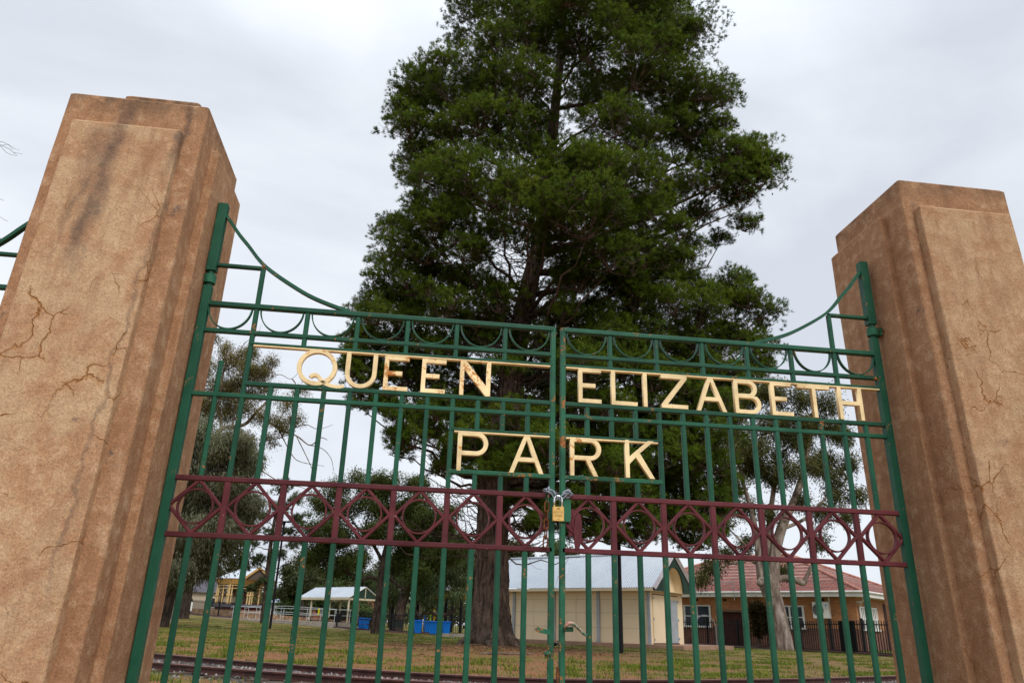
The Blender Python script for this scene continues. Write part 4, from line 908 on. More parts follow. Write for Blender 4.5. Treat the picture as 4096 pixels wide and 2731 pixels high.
simple_tree('pine_tree', 'thin open pine with long curved bare branches around the black lamp pole', 607, 1425, D,
            [(605, 1428, D), (610, 1370, D), (616, 1300, D), (626, 1220, D), (640, 1150, D), (655, 1100, D)], [.27, .22, .18, .14, .09, .04],
            [(650, 1120, 28, 0), (680, 1150, 26, 0), (640, 1170, 30, 0), (690, 1190, 24, 0), (600, 1190, 24, 0), (620, 1230, 26, 0), (570, 1250, 24, 0), (590, 1290, 24, 0), (640, 1270, 24, 0), (560, 1300, 20, 0), (680, 1250, 24, 0), (700, 1290, 20, 0), (660, 1310, 20, 0), (610, 1340, 22, 0), (580, 1350, 16, 0), (670, 1220, 20, 0), (545, 1215, 18, 0)], DB, PL2, 'needle', .26, 12, .04, .9, 0, 52, (5, .14), .8, None, .4, -.6, .08, 70, 12)
ML = leafmat('olive_green_leaves', (.050, .075, .018), (.125, .155, .042), (.22, .22, .080), .25, .8)
D = 50
simple_tree('spreading_tree', 'leafy spreading tree on a forked dark trunk right of the picnic shelter', 863, 1447, D,
            [(862, 1450, D), (866, 1410, D), (872, 1370, D), (876, 1330, D), (880, 1290, D), (888, 1250, D), (900, 1200, D), (905, 1150, D)], [.30, .25, .24, .25, .19, .14, .1, .04],
            [(770, 1120, 36, 0), (830, 1110, 38, 0), (900, 1110, 36, 0), (960, 1120, 32, 0), (730, 1160, 34, 0), (790, 1170, 42, 0), (860, 1160, 44, 0), (930, 1170, 42, 0), (985, 1180, 32, 0), (720, 1215, 32, 0), (780, 1230, 40, 0), (850, 1225, 40, 0), (920, 1230, 42, 0), (980, 1240, 36, 0), (1030, 1220, 28, 0), (735, 1265, 30, 0), (790, 1285, 30, 0), (950, 1285, 36, 0), (1000, 1290, 30, 0), (830, 1290, 24, -.6), (770, 1310, 20, 0), (905, 1300, 22, 1), (1040, 1280, 26, 0)]+fill([(700, 1180), (760, 1100), (850, 1085), (960, 1095), (1030, 1180), (1060, 1290), (960, 1320), (850, 1270), (760, 1320), (700, 1290)], 26, 22, 38, 2),
            DB, ML, 'leaf', .19, 8, .052, .8, .7, 112, (7, .15), .85, None, 0, -1, .05, 30, 14, .05,
            [([(876, 1335, D), (850, 1325, D), (825, 1335, D-.3), (805, 1320, D-.3)], [.14, .11, .08, .03]), ([(874, 1345, D), (895, 1330, D), (915, 1345, D), (935, 1355, D)], [.13, .11, .09, .05]), ([(880, 1290, D), (850, 1240, D), (820, 1210, D), (800, 1180, D)], [.12, .1, .07, .03])])
D = 74
simple_tree('pepper_tree', 'drooping pepper tree behind the blue bins, trunk leaning left', 913, 1442, D,
            [(913, 1444, D), (918, 1410, D), (928, 1370, D), (940, 1340, D), (960, 1310, D), (985, 1290, D)], [.55, .48, .42, .34, .24, .1],
            [(930, 1290, 34, 0), (970, 1310, 36, 0), (1010, 1320, 34, 0), (1045, 1300, 32, 0), (1060, 1250, 34, 0), (1000, 1260, 36, 0), (950, 1340, 28, 0), (1000, 1355, 26, 0), (1060, 1330, 24, 0), (900, 1330, 26, 0), (980, 1380, 22, 0), (1070, 1285, 26, 0), (900, 1370, 22, 1), (880, 1340, 24, 1), (1020, 1210, 26, 0)]+fill([(890, 1280), (1000, 1220), (1090, 1240), (1095, 1340), (1040, 1380), (960, 1400), (900, 1385)], 14, 20, 32, 2),
            DB, leafmat('pepper_leaves', (.060, .085, .035), (.12, .16, .075), (.20, .225, .11), .25, .6), 'leaf', .28, 8, .05, .4, 1.3, 62, (6, .13), 1, None, 0, -1, .1, 10, 12, 0,
            [([(960, 1420, D), (980, 1405, D), (1010, 1412, D), (1040, 1405, D), (1055, 1380, D)], [.08, .16, .18, .16, .08]), ([(928, 1370, D), (945, 1385, D), (965, 1420, D)], [.14, .15, .1])])
# distant trees: each its own crown and trunk
FL = leafmat('distant_foliage', (.050, .062, .028), (.105, .12, .055), (.18, .165, .08), .2, .22)
FL2 = leafmat('distant_green_foliage', (.042, .068, .024), (.088, .13, .042), (.15, .18, .065), .2, .22)
far = [(690, 1425, 92, 52, 1345, 'round dense tree rising left of the picnic shelter roof', 0), (745, 1430, 100, 46, 1365, 'far tree directly behind the picnic shelter', 1), (560, 1415, 110, 50, 1335, 'far tree behind the bandstand roof', 0),
       (700, 1428, 108, 64, 1330, 'broad far tree rising above the ramp railings', 0), (780, 1430, 112, 62, 1318, 'tall far tree above the shelter roof, left part', 1), (860, 1432, 110, 62, 1325, 'tall far tree behind the forked dark trunk', 0), (960, 1436, 104, 66, 1300, 'tall far tree above the front blue bins', 0), (1035, 1438, 108, 62, 1290, 'tall far tree beside the thick pine trunk', 1),
       (775, 1432, 98, 32, 1402, 'low bushy tree seen between the shelter posts', 0), (826, 1434, 96, 28, 1408, 'low bushy tree right of the shelter posts, behind the pair of bins', 1), (660, 1424, 100, 30, 1392, 'low bushy tree behind the left half of the ramp', 1),
       (805, 1432, 105, 44, 1372, 'far tree seen under the right end of the shelter roof', 0), (990, 1436, 120, 60, 1345, 'far tree behind the playground', 1), (1080, 1440, 110, 56, 1330, 'far tree filling the gap left of the thick pine trunk', 1),
       (470, 1412, 120, 50, 1320, 'far tree above the dark-roofed house', 0), (640, 1420, 140, 36, 1375, 'low far tree beside the white cottage', 1), (1190, 1440, 72, 46, 1272, 'thin tree showing above the shed roof next to the pine trunk', 0), (1290, 1444, 76, 44, 1285, 'thin tree showing above the middle of the shed roof', 1),
       (895, 1432, 115, 50, 1345, 'far tree behind the forked dark trunk', 1), (1580, 1450, 90, 26, 1340, 'small far tree between shed gable and red roof', 0), (380, 1408, 130, 60, 1300, 'far tree behind the leaning black trunk', 1), (1400, 1448, 86, 26, 1295, 'small tree behind the shed ridge, next to the tall lamp pole', 0)]
for (u, vb, d, r, vc, lb, k) in far:
    lob = []
    for q in range(9):
        a = rng.uniform(0, 6.28); rr = rng.uniform(.15, .75)*r; lob.append((u+rr*math.cos(a), vc+rr*math.sin(a)*.8, r*rng.uniform(.36, .52), rng.uniform(-1.5, 1.5)))
    simple_tree('distant_tree', lb, u, vb, d, [(u, vb, d), (u+3, (vb+vc)/2, d), (u-2, vc, d)], [.3, .22, .06], lob, DB, (FL, FL2)[k], 'leaf', .34, 7, .13, .8, .5, 20, (7, .16), .85, 'trees beyond the park fence', 0, -1, .05, 6, 8)
# the wall of far trees closing the view
V = []; 
for k in range(9000):
    u = rng.uniform(-700, 2900); d = rng.uniform(150, 175); vt = 1405+ (u-1176)*.03 - 0; 
    h = 18+20*pn(u*.012, 3.1)+14*pn(u*.05, 1.7); P = at(u, vt+25-h*rng.random()**.7, d); V.append(P)
T = Tree('far_woodland', '', '', at(1176, 1436, 160), DB, FL, 'leaf'); T.cen = [np.array(V)]; T.dir = [np.tile([0, 0, 1.], (len(V), 1))]; T.sz = [np.full(len(V), 1.0)]
T.finish(10, .38, 1.2, 0); del T.th['category']; o = T.th.children[0]; o.parent = None; o.name = 'woodland'; o.location = T.th.location; bpy.data.objects.remove(T.th); struct(o, 'stuff', 'low band of far trees along the horizon', 'woodland')
# bare twig hanging into the frame on the far left
D = 9
b = Vector((at(-260, 1200, 9)[0], at(-260, 1200, 9)[1], -.1))
T = Tree('bare_tree', 'leafless twigs poking into view high left of the stained pillar', 'tree', b, DB, FL, 'leaf')
tr = T.trunk([b, b+Vector((.1, 0, 2)), b+Vector((.0, .1, 4)), b+Vector((.2, 0, 5.6))], [.2, .16, .12, .06], 12)
e1 = at(-20, 330, 9); pts = T.limb(b+Vector((.1, 0, 4.4)), e1, .05, .007, .1, .05, 'limb')
def tw(pp, r=.004):
    T.twigs.tube([Vector(at(u, v, 9+.1*i)) for i, (u, v) in enumerate(pp)], [r, r*.9, r*.75, r*.6, r*.4][:len(pp)], 5)
tw([(-20, 330), (4, 334), (20, 342), (33, 352), (38, 357)]); tw([(-20, 326), (6, 326), (22, 334), (34, 342), (46, 345)], .0035); tw([(0, 334), (14, 350), (26, 356), (40, 358)], .003); tw([(30, 350), (40, 352), (52, 354)], .0025); tw([(-20, 460), (0, 457), (9, 461)], .003); tw([(-25, 500), (0, 498), (10, 505), (18, 508)], .003); tw([(4, 334), (18, 332), (30, 345)], .0025)
o = T.twigs.build('twigs', DB); o.data.transform(Matrix.Translation(-T.base)); o.parent = T.th
# ================================================================== BUILDINGS
def rz(v, a): return Vector((v[0]*math.cos(a)-v[1]*math.sin(a), v[0]*math.sin(a)+v[1]*math.cos(a), v[2]))
def on_plane(u, v, O, ang):
    # photo point onto the vertical plane through O with horizontal direction ang: returns (along, z)
    r = ray(u, v); n = np.array([-math.sin(ang), math.cos(ang), 0]); O = np.array(O)
    t_ = ((O-CAM) @ n)/(r @ n); P = CAM+r*t_
    return float((P-O)[:2] @ np.array([math.cos(ang), math.sin(ang)])), float(P[2])
def colour(name, c, rough=.6, var=.85, sc_=3, b=.1): return plain(name, c, tuple(x*var for x in c), sc_, rough, b)
WHITE = colour('white_trim_paint', (.74, .73, .70)); CREAMW = colour('cream_board', (.80, .65, .44), .75, .93, 1.2, .12); CREAMF = colour('cream_fascia_paint', (.74, .62, .43), .5, .95)
DGREEN = colour('dark_green_board', (.022, .050, .036), .6, .8); BLACK = colour('black_powder_coat', (.008, .008, .010), .45, .7); GREY = colour('grey_galvanised_steel', (.36, .39, .42), .45, .85)
GLASS = colour('dark_window_glass', (.035, .045, .06), .12, .7, 2, 0); CONC = plain('concrete', (.42, .37, .31), (.30, .26, .22), 3, .9, .4, 40)
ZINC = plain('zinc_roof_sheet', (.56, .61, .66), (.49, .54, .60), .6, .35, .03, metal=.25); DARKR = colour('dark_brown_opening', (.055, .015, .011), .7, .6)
# ---- cream shed: local x runs along the front wall to the left, local y into the depth
sa = R(134)
S0 = at(1499, 1348.7, 34)
SB = Vector((S0[0], S0[1], 0)); th = thing('shed', 'cream-clad shed with corrugated zinc roof and green arched gable, right of the pine trunk', 'shed', SB, sa-math.pi)
# local frame: +x = away to the right-hand gable direction reversed; use X = along wall (towards left), Y = behind
ux = np.array([math.cos(sa), math.sin(sa)]); uy = np.array([math.cos(sa-math.pi/2), math.sin(sa-math.pi/2)])
def Lc(x, y, z): return Vector((-x, -y*-1 if False else y*1.0, z))
# rotation sa-pi: local +x points to (-ux); so "towards left" is -x, and depth is local -y*(-1)
def Ls(x, y, z):
    w_ = ux*x+uy*y; a = -(sa-math.pi); return Vector((w_[0]*math.cos(a)-w_[1]*math.sin(a), w_[0]*math.sin(a)+w_[1]*math.cos(a), z))
ez = 2.47; W_, D_ = 9.6, 4.05; oh = .42; base = .17
def quad(m, *p): m.add(list(p), [tuple(range(len(p)))])
def lbox(m, x0, x1, y0, y1, z0, z1, F=Ls):
    vs = [F(x, y, z) for x in (x0, x1) for y in (y0, y1) for z in (z0, z1)]
    m.add(vs, [(0, 1, 3, 2), (4, 6, 7, 5), (0, 4, 5, 1), (2, 3, 7, 6), (0, 2, 6, 4), (1, 5, 7, 3)])
m = MB(); lbox(m, oh, W_-oh, oh, D_-oh, base, ez-.08); walls = m.build('wall', CREAMW, th)
rh = 1.62
# corrugated roof, two slopes
m = MB(); nx = int((W_+.0)/.127)*6
for sgn in (0, 1):
    vs = []
    for i in range(nx+1):
        x = -.12+(W_+.2)*i/nx; dz = .020*math.cos(2*math.pi*x/.127)
        for (y, z) in ((0, ez), (D_/2, ez+rh)):
            yy = y if sgn == 0 else D_-y; vs.append(Ls(x, yy-(.05 if y == 0 else 0)*(1 if sgn == 0 else -1), z+dz+.02))
    m.add(vs, [(2*i, 2*i+1, 2*i+3, 2*i+2) for i in range(nx)])
rf = m.build('roof', ZINC, th, smooth=True)
m = MB(); m.tube([Ls(-.14, D_/2, ez+rh+.045), Ls(W_, D_/2, ez+rh+.045)], .06, 6); m.build('ridge_cap', ZINC, rf)
m = MB(); lbox(m, -.02, W_, -.09, -.03, ez-.12, ez-.005); m.build('gutter', CREAMF, th)
m = MB(); lbox(m, 0, W_, 0, oh, ez-.10, ez-.085); lbox(m, 0, oh, oh, D_, ez-.10, ez-.085); m.build('soffit', CREAMF, th)
m = MB(); m.bar(Ls(-.10, -.03, ez-.01), Ls(-.10, D_/2, ez+rh+.01), .17, .03, ux.tolist()+[0]); m.bar(Ls(-.10, D_+.03, ez-.01), Ls(-.10, D_/2, ez+rh+.01), .17, .03, ux.tolist()+[0]); m.build('barge_flashing', colour('red_edge_flashing', (.50, .46, .48), .4), th)
# green gable with an arched cream opening
n = 24; hw = D_*.22; ar = []
for i in range(n+1):
    a = math.pi*i/n; ar.append((D_/2-hw*math.cos(a), ez-.10+1.12*math.sin(a)**.9))
m = MB(); out_ = []
for i, (y, z) in enumerate(ar):
    zo = ez-.10+(rh+.08)*(1-abs(y-D_/2)/(D_/2)); 
    f_ = i/n; yo = y; out_.append((yo, zo))
V0 = [Ls(0, y, z) for y, z in ar]+[Ls(0, y, z) for y, z in out_]
m.add(V0, [(i, i+1, n+2+i, n+1+i) for i in range(n)])
m.add([Ls(0, 0, ez-.10), Ls(0, ar[0][0], ez-.10), Ls(0, out_[0][0], out_[0][1])], [(0, 1, 2)]); m.add([Ls(0, D_, ez-.10), Ls(0, ar[-1][0], ez-.10), Ls(0, out_[-1][0], out_[-1][1])], [(0, 1, 2)])
g_ = m.build('gable', DGREEN, th); md = g_.modifiers.new('thick', 'SOLIDIFY'); md.thickness = .05; md.offset = 0
m = MB(); m.tube([Ls(-.035, y, z) for y, z in ar], .045, 6); m.build('arch_trim', DGREEN, th)
m = MB()
V0 = [Ls(0.0, y, z) for y, z in ar]+[Ls(oh, y, z) for y, z in ar]; m.add(V0, [(i, i+1, n+2+i, n+1+i) for i in range(n)]); m.build('arch_soffit', CREAMF, th)
m = MB(); m.add([Ls(oh-.004, y, z) for y, z in ar], [tuple(range(n+1))]); m.build('arch_wall', CREAMW, th)
lbm = MB(); lbox(lbm, .0, .04, -.05, D_*.22, ez-.12, ez-.075); lbm.build('return_fascia', CREAMF, th); lbm = MB(); lbox(lbm, .0, .04, D_*.78, D_+.05, ez-.12, ez-.075); lbm.build('return_fascia', CREAMF, th)
# gable-end door, grey door, posts
def gw(u, v): return on_plane(u, v, (SB.x+ux[0]*oh, SB.y+ux[1]*oh, 0), sa-math.pi/2)
m = MB(); lbox(m, oh-.045, oh, oh+.26, oh+1.45, base+.05, 2.22); dr = m.build('door', CREAMW, th)
m = MB(); lbox(m, oh-.05, oh-.02, oh+.24, oh+2.68, 2.235, 2.262); m.build('door_head', DARKR, th)
m = MB(); lbox(m, oh-.05, oh, oh+1.85, oh+2.6, base+.05, 2.05); m.build('door', GREY, th, label='grey steel door')
for (yy, zz_) in ((oh+.27, 2.1), (oh+.27, 1.2), (oh+.27, .35), (oh+2.64, 2.0), (oh+2.64, 1.2), (oh+2.64, .4)):
    m = MB(); lbox(m, oh-.06, oh-.03, yy, yy+.07, zz_-.05, zz_+.05); m.build('hinge', GREY, dr)
m = MB(); lbox(m, oh-.06, oh-.028, oh+.26, oh+2.65, base, base+.045); m.build('threshold', DARKR, th)
for x in (oh+.02, 3.05, 5.55, 8.0):
    m = MB(); lbox(m, x-.07, x+.07, oh-.075, oh-.003, base, ez-.1); lbox(m, x-.10, x+.10, oh-.12, oh-.003, base, base+.04); m.build('steel_post', GREY, th)
for x in (1.8, 4.3, 6.8): 
    m = MB(); lbox(m, x-.02, x+.02, oh-.012, oh-.003, base, ez-.1); m.build('panel_joint', CREAMF, th)
m = MB()
for z in (.78, 1.42, 2.0):
    lbox(m, oh+.1, W_-oh, oh-.006, oh-.003, z, z+.012)
m.build('cladding_joints', colour('joint_dark_tan', (.46, .34, .20), .8), th)  # thin strips in a darker tan marking the cladding joints
m = MB(); lbox(m, -1.6, W_, -.55, D_+.5, -.1, base); m.build('slab', plain('reddish_concrete', (.36, .22, .15), (.27, .17, .12), 2, .9, .3, 30), th)

# ---- brick house with hipped tiled roof
ha = R(131)
B0 = at(1979, 1357.6, 43); hx_ = np.array([math.cos(ha), math.sin(ha)]); hy_ = np.array([math.cos(ha-math.pi/2), math.sin(ha-math.pi/2)])
HO = Vector((B0[0], B0[1], 0)); th = thing('brick_house', 'orange brick house with hipped red tile roof and white windows behind the black fence', 'house', HO, ha)
def Lh(x, y, z): return Vector((x, -y, z))      # local x along the front to the left, depth away is -y
he = B0[2]; WL, WD = 17.5, 13.0; oh = .6
def brick(name, c1, c2, mort, side):
    m, t, p = newmat(name); c = nd(t, 'ShaderNodeTexCoord'); sp_ = nd(t, 'ShaderNodeSeparateXYZ'); t.links.new(c.outputs['Object'], sp_.inputs[0]); cb = nd(t, 'ShaderNodeCombineXYZ')
    t.links.new(sp_.outputs[1 if side else 0], cb.inputs[0]); t.links.new(sp_.outputs[2], cb.inputs[1])
    br = nd(t, 'ShaderNodeTexBrick'); t.links.new(cb.outputs[0], br.inputs['Vector']); br.inputs['Scale'].default_value = 1; br.inputs['Brick Width'].default_value = .24; br.inputs['Row Height'].default_value = .09; br.inputs['Mortar Size'].default_value = .010
    br.inputs['Color1'].default_value = (*c1, 1); br.inputs['Color2'].default_value = (*c2, 1); br.inputs['Mortar'].default_value = (*mort, 1)
    v = co(t); t.links.new(mix(t, 1.0, br.outputs['Color'], ramp(t, noise(t, v, 1.1, 5), [(.3, .75), (.7, 1.2)]), 'MULTIPLY'), p.inputs['Base Color']); p.inputs['Roughness'].default_value = .88
    bump(t, p, br.outputs['Fac'], -.4, .01); return m
BRF = brick('orange_brick_front', (.50, .215, .080), (.39, .145, .055), (.30, .20, .13), 0); BRS = brick('orange_brick_side', (.44, .20, .09), (.36, .145, .065), (.34, .24, .17), 1)
BRD = brick('dark_brick_plinth', (.17, .065, .042), (.12, .045, .032), (.17, .11, .085), 0); BRDS = brick('dark_brick_plinth_side', (.20, .080, .050), (.15, .058, .040), (.2, .13, .1), 1)
def hbox(m, *a): lbox(m, *a, F=Lh)
m = MB(); hbox(m, oh, WL-oh, oh, WD-oh, 1.12, he-.20)
for k in range(len(m.f)): pass
m.mi = [1, 1, 0, 0, 0, 0]; wall = m.build('wall', [BRF, BRS], th)
m = MB(); hbox(m, oh-.012, WL-oh, oh-.012, WD-oh, -.1, 1.12); m.mi = [1, 1, 0, 0, 0, 0]; m.build('plinth', [BRD, BRDS], th, label='darker red brick lower wall')
def tiles(name, side):
    m, t, p = newmat(name); c = nd(t, 'ShaderNodeTexCoord'); sp_ = nd(t, 'ShaderNodeSeparateXYZ'); t.links.new(c.outputs['Object'], sp_.inputs[0]); cb = nd(t, 'ShaderNodeCombineXYZ')
    t.links.new(sp_.outputs[1 if side else 0], cb.inputs[0]); t.links.new(sp_.outputs[2], cb.inputs[1])
    br = nd(t, 'ShaderNodeTexBrick'); t.links.new(cb.outputs[0], br.inputs['Vector']); br.inputs['Scale'].default_value = 1; br.inputs['Brick Width'].default_value = .25; br.inputs['Row Height'].default_value = .24; br.inputs['Mortar Size'].default_value = .018; br.offset = 0
    br.inputs['Color1'].default_value = (.235, .080, .058, 1); br.inputs['Color2'].default_value = (.155, .048, .040, 1); br.inputs['Mortar'].default_value = (.07, .03, .03, 1)
    v = co(t, (1, 1, 1))
    # pale lichen lines along the rows, stronger high up
    zz_ = mth(t, 'FRACT', mth(t, 'DIVIDE', sp_.outputs[2], .24)); ln = ramp(t, zz_, [(.0, .95), (.42, 0.0)])
    up_ = nd(t, 'ShaderNodeMapRange'); up_.inputs[1].default_value = he+.5; up_.inputs[2].default_value = he+1.1; up_.inputs[3].default_value = .12; t.links.new(sp_.outputs[2], up_.inputs[0])
    lich = ramp(t, noise(t, v, 1.4, 6, .7), [(.38, 0.25), (.6, 1.0)])
    cc = mix(t, mth(t, 'MULTIPLY', mth(t, 'MULTIPLY', ln, up_.outputs[0]), lich), br.outputs['Color'], (.50, .39, .33))
    cc = mix(t, ramp(t, noise(t, v, 9, 5, .7), [(.5, 0.0), (.72, .35)]), cc, (.45, .30, .24))
    t.links.new(cc, p.inputs['Base Color']); p.inputs['Roughness'].default_value = .8; bump(t, p, br.outputs['Fac'], -.8, .03); return m
TF, TSd = tiles('red_tiles_front', 0), tiles('red_tiles_side', 1)
rh = 2.75; hp_ = WD/2; rd = (hp_, WL-hp_)
z0 = he-.02
c = [Lh(-.05, -.05, z0), Lh(WL, -.05, z0), Lh(WL, WD, z0), Lh(-.05, WD, z0), Lh(rd[0], WD/2, z0+rh), Lh(rd[1], WD/2, z0+rh)]
m = MB(); m.add(c, [(0, 1, 5, 4), (2, 3, 4, 5), (3, 0, 4), (1, 2, 5)]); m.mi = [0, 0, 1, 1]; rf = m.build('roof', [TF, TSd], th)
HT = plain('hip_tiles', (.48, .22, .17), (.30, .12, .09), 6, .8, .3)
for a, b in ((0, 4), (1, 5), (3, 4), (4, 5)):
    m = MB(); pa, pb_ = c[a], c[b]; nn__ = int((pb_-pa).length/.34)
    for i in range(nn__):
        q0 = pa+(pb_-pa)*(i/nn__); q1 = pa+(pb_-pa)*((i+1.12)/nn__); m.tube([q0+Vector((0, 0, .03)), q1+Vector((0, 0, .05))], [.10, .085], 6)
    m.build('hip_ridge', HT, rf)
m = MB(); hbox(m, -.10, WL, -.12, -.02, he-.26, he-.015); m.build('fascia', WHITE, th)
m = MB(); hbox(m, -.12, -.02, -.02, WD, he-.26, he-.015); m.build('fascia', WHITE, th)
m = MB(); m.tube([Lh(-.16, -.17, he-.01), Lh(WL, -.17, he-.01)], .06, 8); m.build('gutter', WHITE, th)
m = MB(); m.tube([Lh(-.17, -.13, he-.01), Lh(-.17, WD, he-.01)], .06, 8); m.build('gutter', WHITE, th)
m = MB(); hbox(m, 0, WL, 0, WD, he-.255, he-.24); m.build('eaves_soffit', WHITE, th)
def fr(u, v): 
    O = (HO.x+hy_[0]*oh, HO.y+hy_[1]*oh, 0); s_, z = on_plane(u, v, O, ha); return s_, z
def sd_(u, v):
    O = (HO.x+hx_[0]*oh, HO.y+hx_[1]*oh, 0); s_, z = on_plane(u, v, O, ha-math.pi/2); return s_, z
def window(th, p0, p1, side, nsash, shutters=False):
    x0, x1 = sorted((p0[0], p1[0])); z0, z1 = sorted((p0[1], p1[1]))
    def bx(m, a0, a1, d0, d1, b0, b1):
        if side: hbox(m, oh-d1, oh-d0, a0, a1, b0, b1)
        else: hbox(m, a0, a1, oh-d1, oh-d0, b0, b1)
    m = MB(); f_ = .075
    bx(m, x0, x1, .004, .06, z1-f_, z1); bx(m, x0, x0+f_, .004, .058, z0+f_, z1-f_); bx(m, x1-f_, x1, .004, .058, z0+f_, z1-f_)
    o = m.build('window', WHITE, th)
    m = MB(); bx(m, x0-.05, x1+.05, .004, .12, z0-.02, z0+f_); m.build('sill', WHITE, o)
    for i in range(nsash):
        a = x0+f_+(x1-x0-2*f_)*i/nsash; b_ = x0+f_+(x1-x0-2*f_)*(i+1)/nsash
        m = MB(); bx(m, a+.05, b_-.05, .005, .015, z0+f_, z1-f_); m.build('pane', GLASS, o)
        m = MB(); bx(m, a, a+.05, .006, .045, z0+f_, z1-f_); bx(m, b_-.05, b_, .006, .045, z0+f_, z1-f_); bx(m, a+.05, b_-.05, .006, .040, (z0+z1)/2-.03, (z0+z1)/2+.02); m.build('sash', WHITE, o)
        if shutters:
            m = MB(); k_ = 5
            for j in range(k_): bx(m, a+.05+(b_-a-.1)*(j+.2)/k_, a+.05+(b_-a-.1)*(j+.75)/k_, .02, .035, z0+f_, z1-f_)
            m.build('security_bars', WHITE, o)
    return o
Zw = lambda Y: (2150+Y/2.24)/1.7415
Uw = lambda X: (2600+X/2.24)/1.7415
window(th, fr(Uw(300), Zw(600)), fr(Uw(555), Zw(800)), False, 2)
window(th, fr(Uw(1120), Zw(605)), fr(Uw(1400), Zw(818)), False, 2)
window(th, sd_(Uw(1866), Zw(612)), sd_(Uw(2052), Zw(835)), True, 2, True)
# recessed porch door
a, b = fr(Uw(650), Zw(660)), fr(Uw(850), Zw(950)); x0, x1 = sorted((a[0], b[0]))
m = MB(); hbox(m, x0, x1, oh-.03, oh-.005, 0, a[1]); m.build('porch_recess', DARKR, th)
m = MB(); hbox(m, x0-.12, x1+.1, oh-.25, oh-.03, a[1]-.02, a[1]+.10); m.build('porch_beam', colour('weathered_beam', (.16, .09, .05)), th)
a, b = sd_(Uw(2080), Zw(590)), sd_(Uw(2180), Zw(1000)); x0, x1 = sorted((a[0], b[0]))
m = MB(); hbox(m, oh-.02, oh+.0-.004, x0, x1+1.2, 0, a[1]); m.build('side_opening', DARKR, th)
# downpipe with swan neck
a = sd_(Uw(1790), Zw(600)); 
m = MB(); m.tube([Lh(-.1, .10, he-.1), Lh(-.05, .12, he-.32), Lh(oh-.07, .35+oh, he-.75), Lh(oh-.08, .35+oh, he-1.1), Lh(oh-.08, .35+oh, .1)], .045, 8); m.build('downpipe', WHITE, th)
m = MB(); p_ = fr(Uw(1605), Zw(560)); m.tube([Lh(p_[0], oh-.05, he-.2), Lh(p_[0], oh-.05, 2.0)], .04, 6); m.build('downpipe', WHITE, th)
for X in (420, 670, 1150, 1545):
    p_ = fr(Uw(X), Zw(555)); m = MB(); hbox(m, p_[0]-.12, p_[0]+.12, oh-.012, oh-.002, p_[1]-.07, p_[1]+.07); m.build('air_vent', DARKR, th)
p_ = sd_(Uw(1845), Zw(575)); m = MB(); m.tube([Lh(oh-.02, p_[0], p_[1]), Lh(oh-.2, p_[0], p_[1]+.02), Lh(oh-.25, p_[0]+.12, p_[1]-.04)], .05, 8); m.build('floodlight', WHITE, th)
# tv aerial on the roof
p_ = at(Uw(745), Zw(400), 46.5); m = MB(); q_ = Vector((p_[0], p_[1], p_[2]))-HO; q_ = rz(q_, -ha)
m.tube([q_-Vector((0, 0, 1.0)), q_], .02, 5); m.tube([q_+Vector((-.1, 0, 0)), q_+Vector((1.4, .2, .02))], .015, 5)
for k in range(5): m.tube([q_+Vector((.1+.3*k, -.3, 0)), q_+Vector((.1+.3*k, .3, 0))], .01, 4)
m.build('aerial', GREY, th)
# air conditioner on the front wall
a, b = fr(Uw(1470), Zw(575)), fr(Uw(1630), Zw(718)); x0, x1 = sorted((a[0], b[0])); zt_, zb_ = a[1], b[1]-.02
P0 = Vector((HO.x+hx_[0]*x0+hy_[0]*(oh-.2), HO.y+hx_[1]*x0+hy_[1]*(oh-.2), zb_))
ac = thing('air_conditioner', 'white air conditioner unit mounted on the brick wall near its right corner', 'air conditioner', P0, ha)
wA, hA = x1-x0, zt_-zb_
m = MB(); m.box((wA/2, 0, hA/2), (wA, .32, hA)); m.build('casing', colour('ac_casing', (.70, .69, .65), .5, .96), ac)
m = MB(); fx = wA*.66; rr = hA*.36; m.tube([Vector((fx+rr*math.cos(q), .168, hA*.5+rr*math.sin(q))) for q in np.linspace(0, 2*math.pi, 25)], .02, 5)
for k in range(7): z_ = hA*.5-rr+2*rr*(k+.5)/7; hh_ = math.sqrt(max(rr*rr-(z_-hA*.5)**2, 0)); m.box((fx, .168, z_), (2*hh_, .014, .014))
m.build('fan_grille', colour('grille_grey', (.30, .30, .29)), ac)
m = MB(); m.cyl((fx, .1625, hA*.5), rr*.95, .004, 24, 'Y'); m.build('fan', colour('fan_dark_grey', (.07, .07, .07)), ac)  # flat dark grey disc behind the grille bars
m = MB(); m.add([(wA*.20, .1625, hA*.84), (wA*.09, .1625, hA*.84), (wA*.17, .1625, hA*.66)], [(0, 1, 2)]); m.build('blue_mark', colour('logo_blue', (.02, .25, .60)), ac)
m = MB(); m.box((wA*.14, .1635, hA*.58), (wA*.11, .002, hA*.04)); m.build('grey_lettering', colour('logo_grey', (.25, .25, .26)), ac)

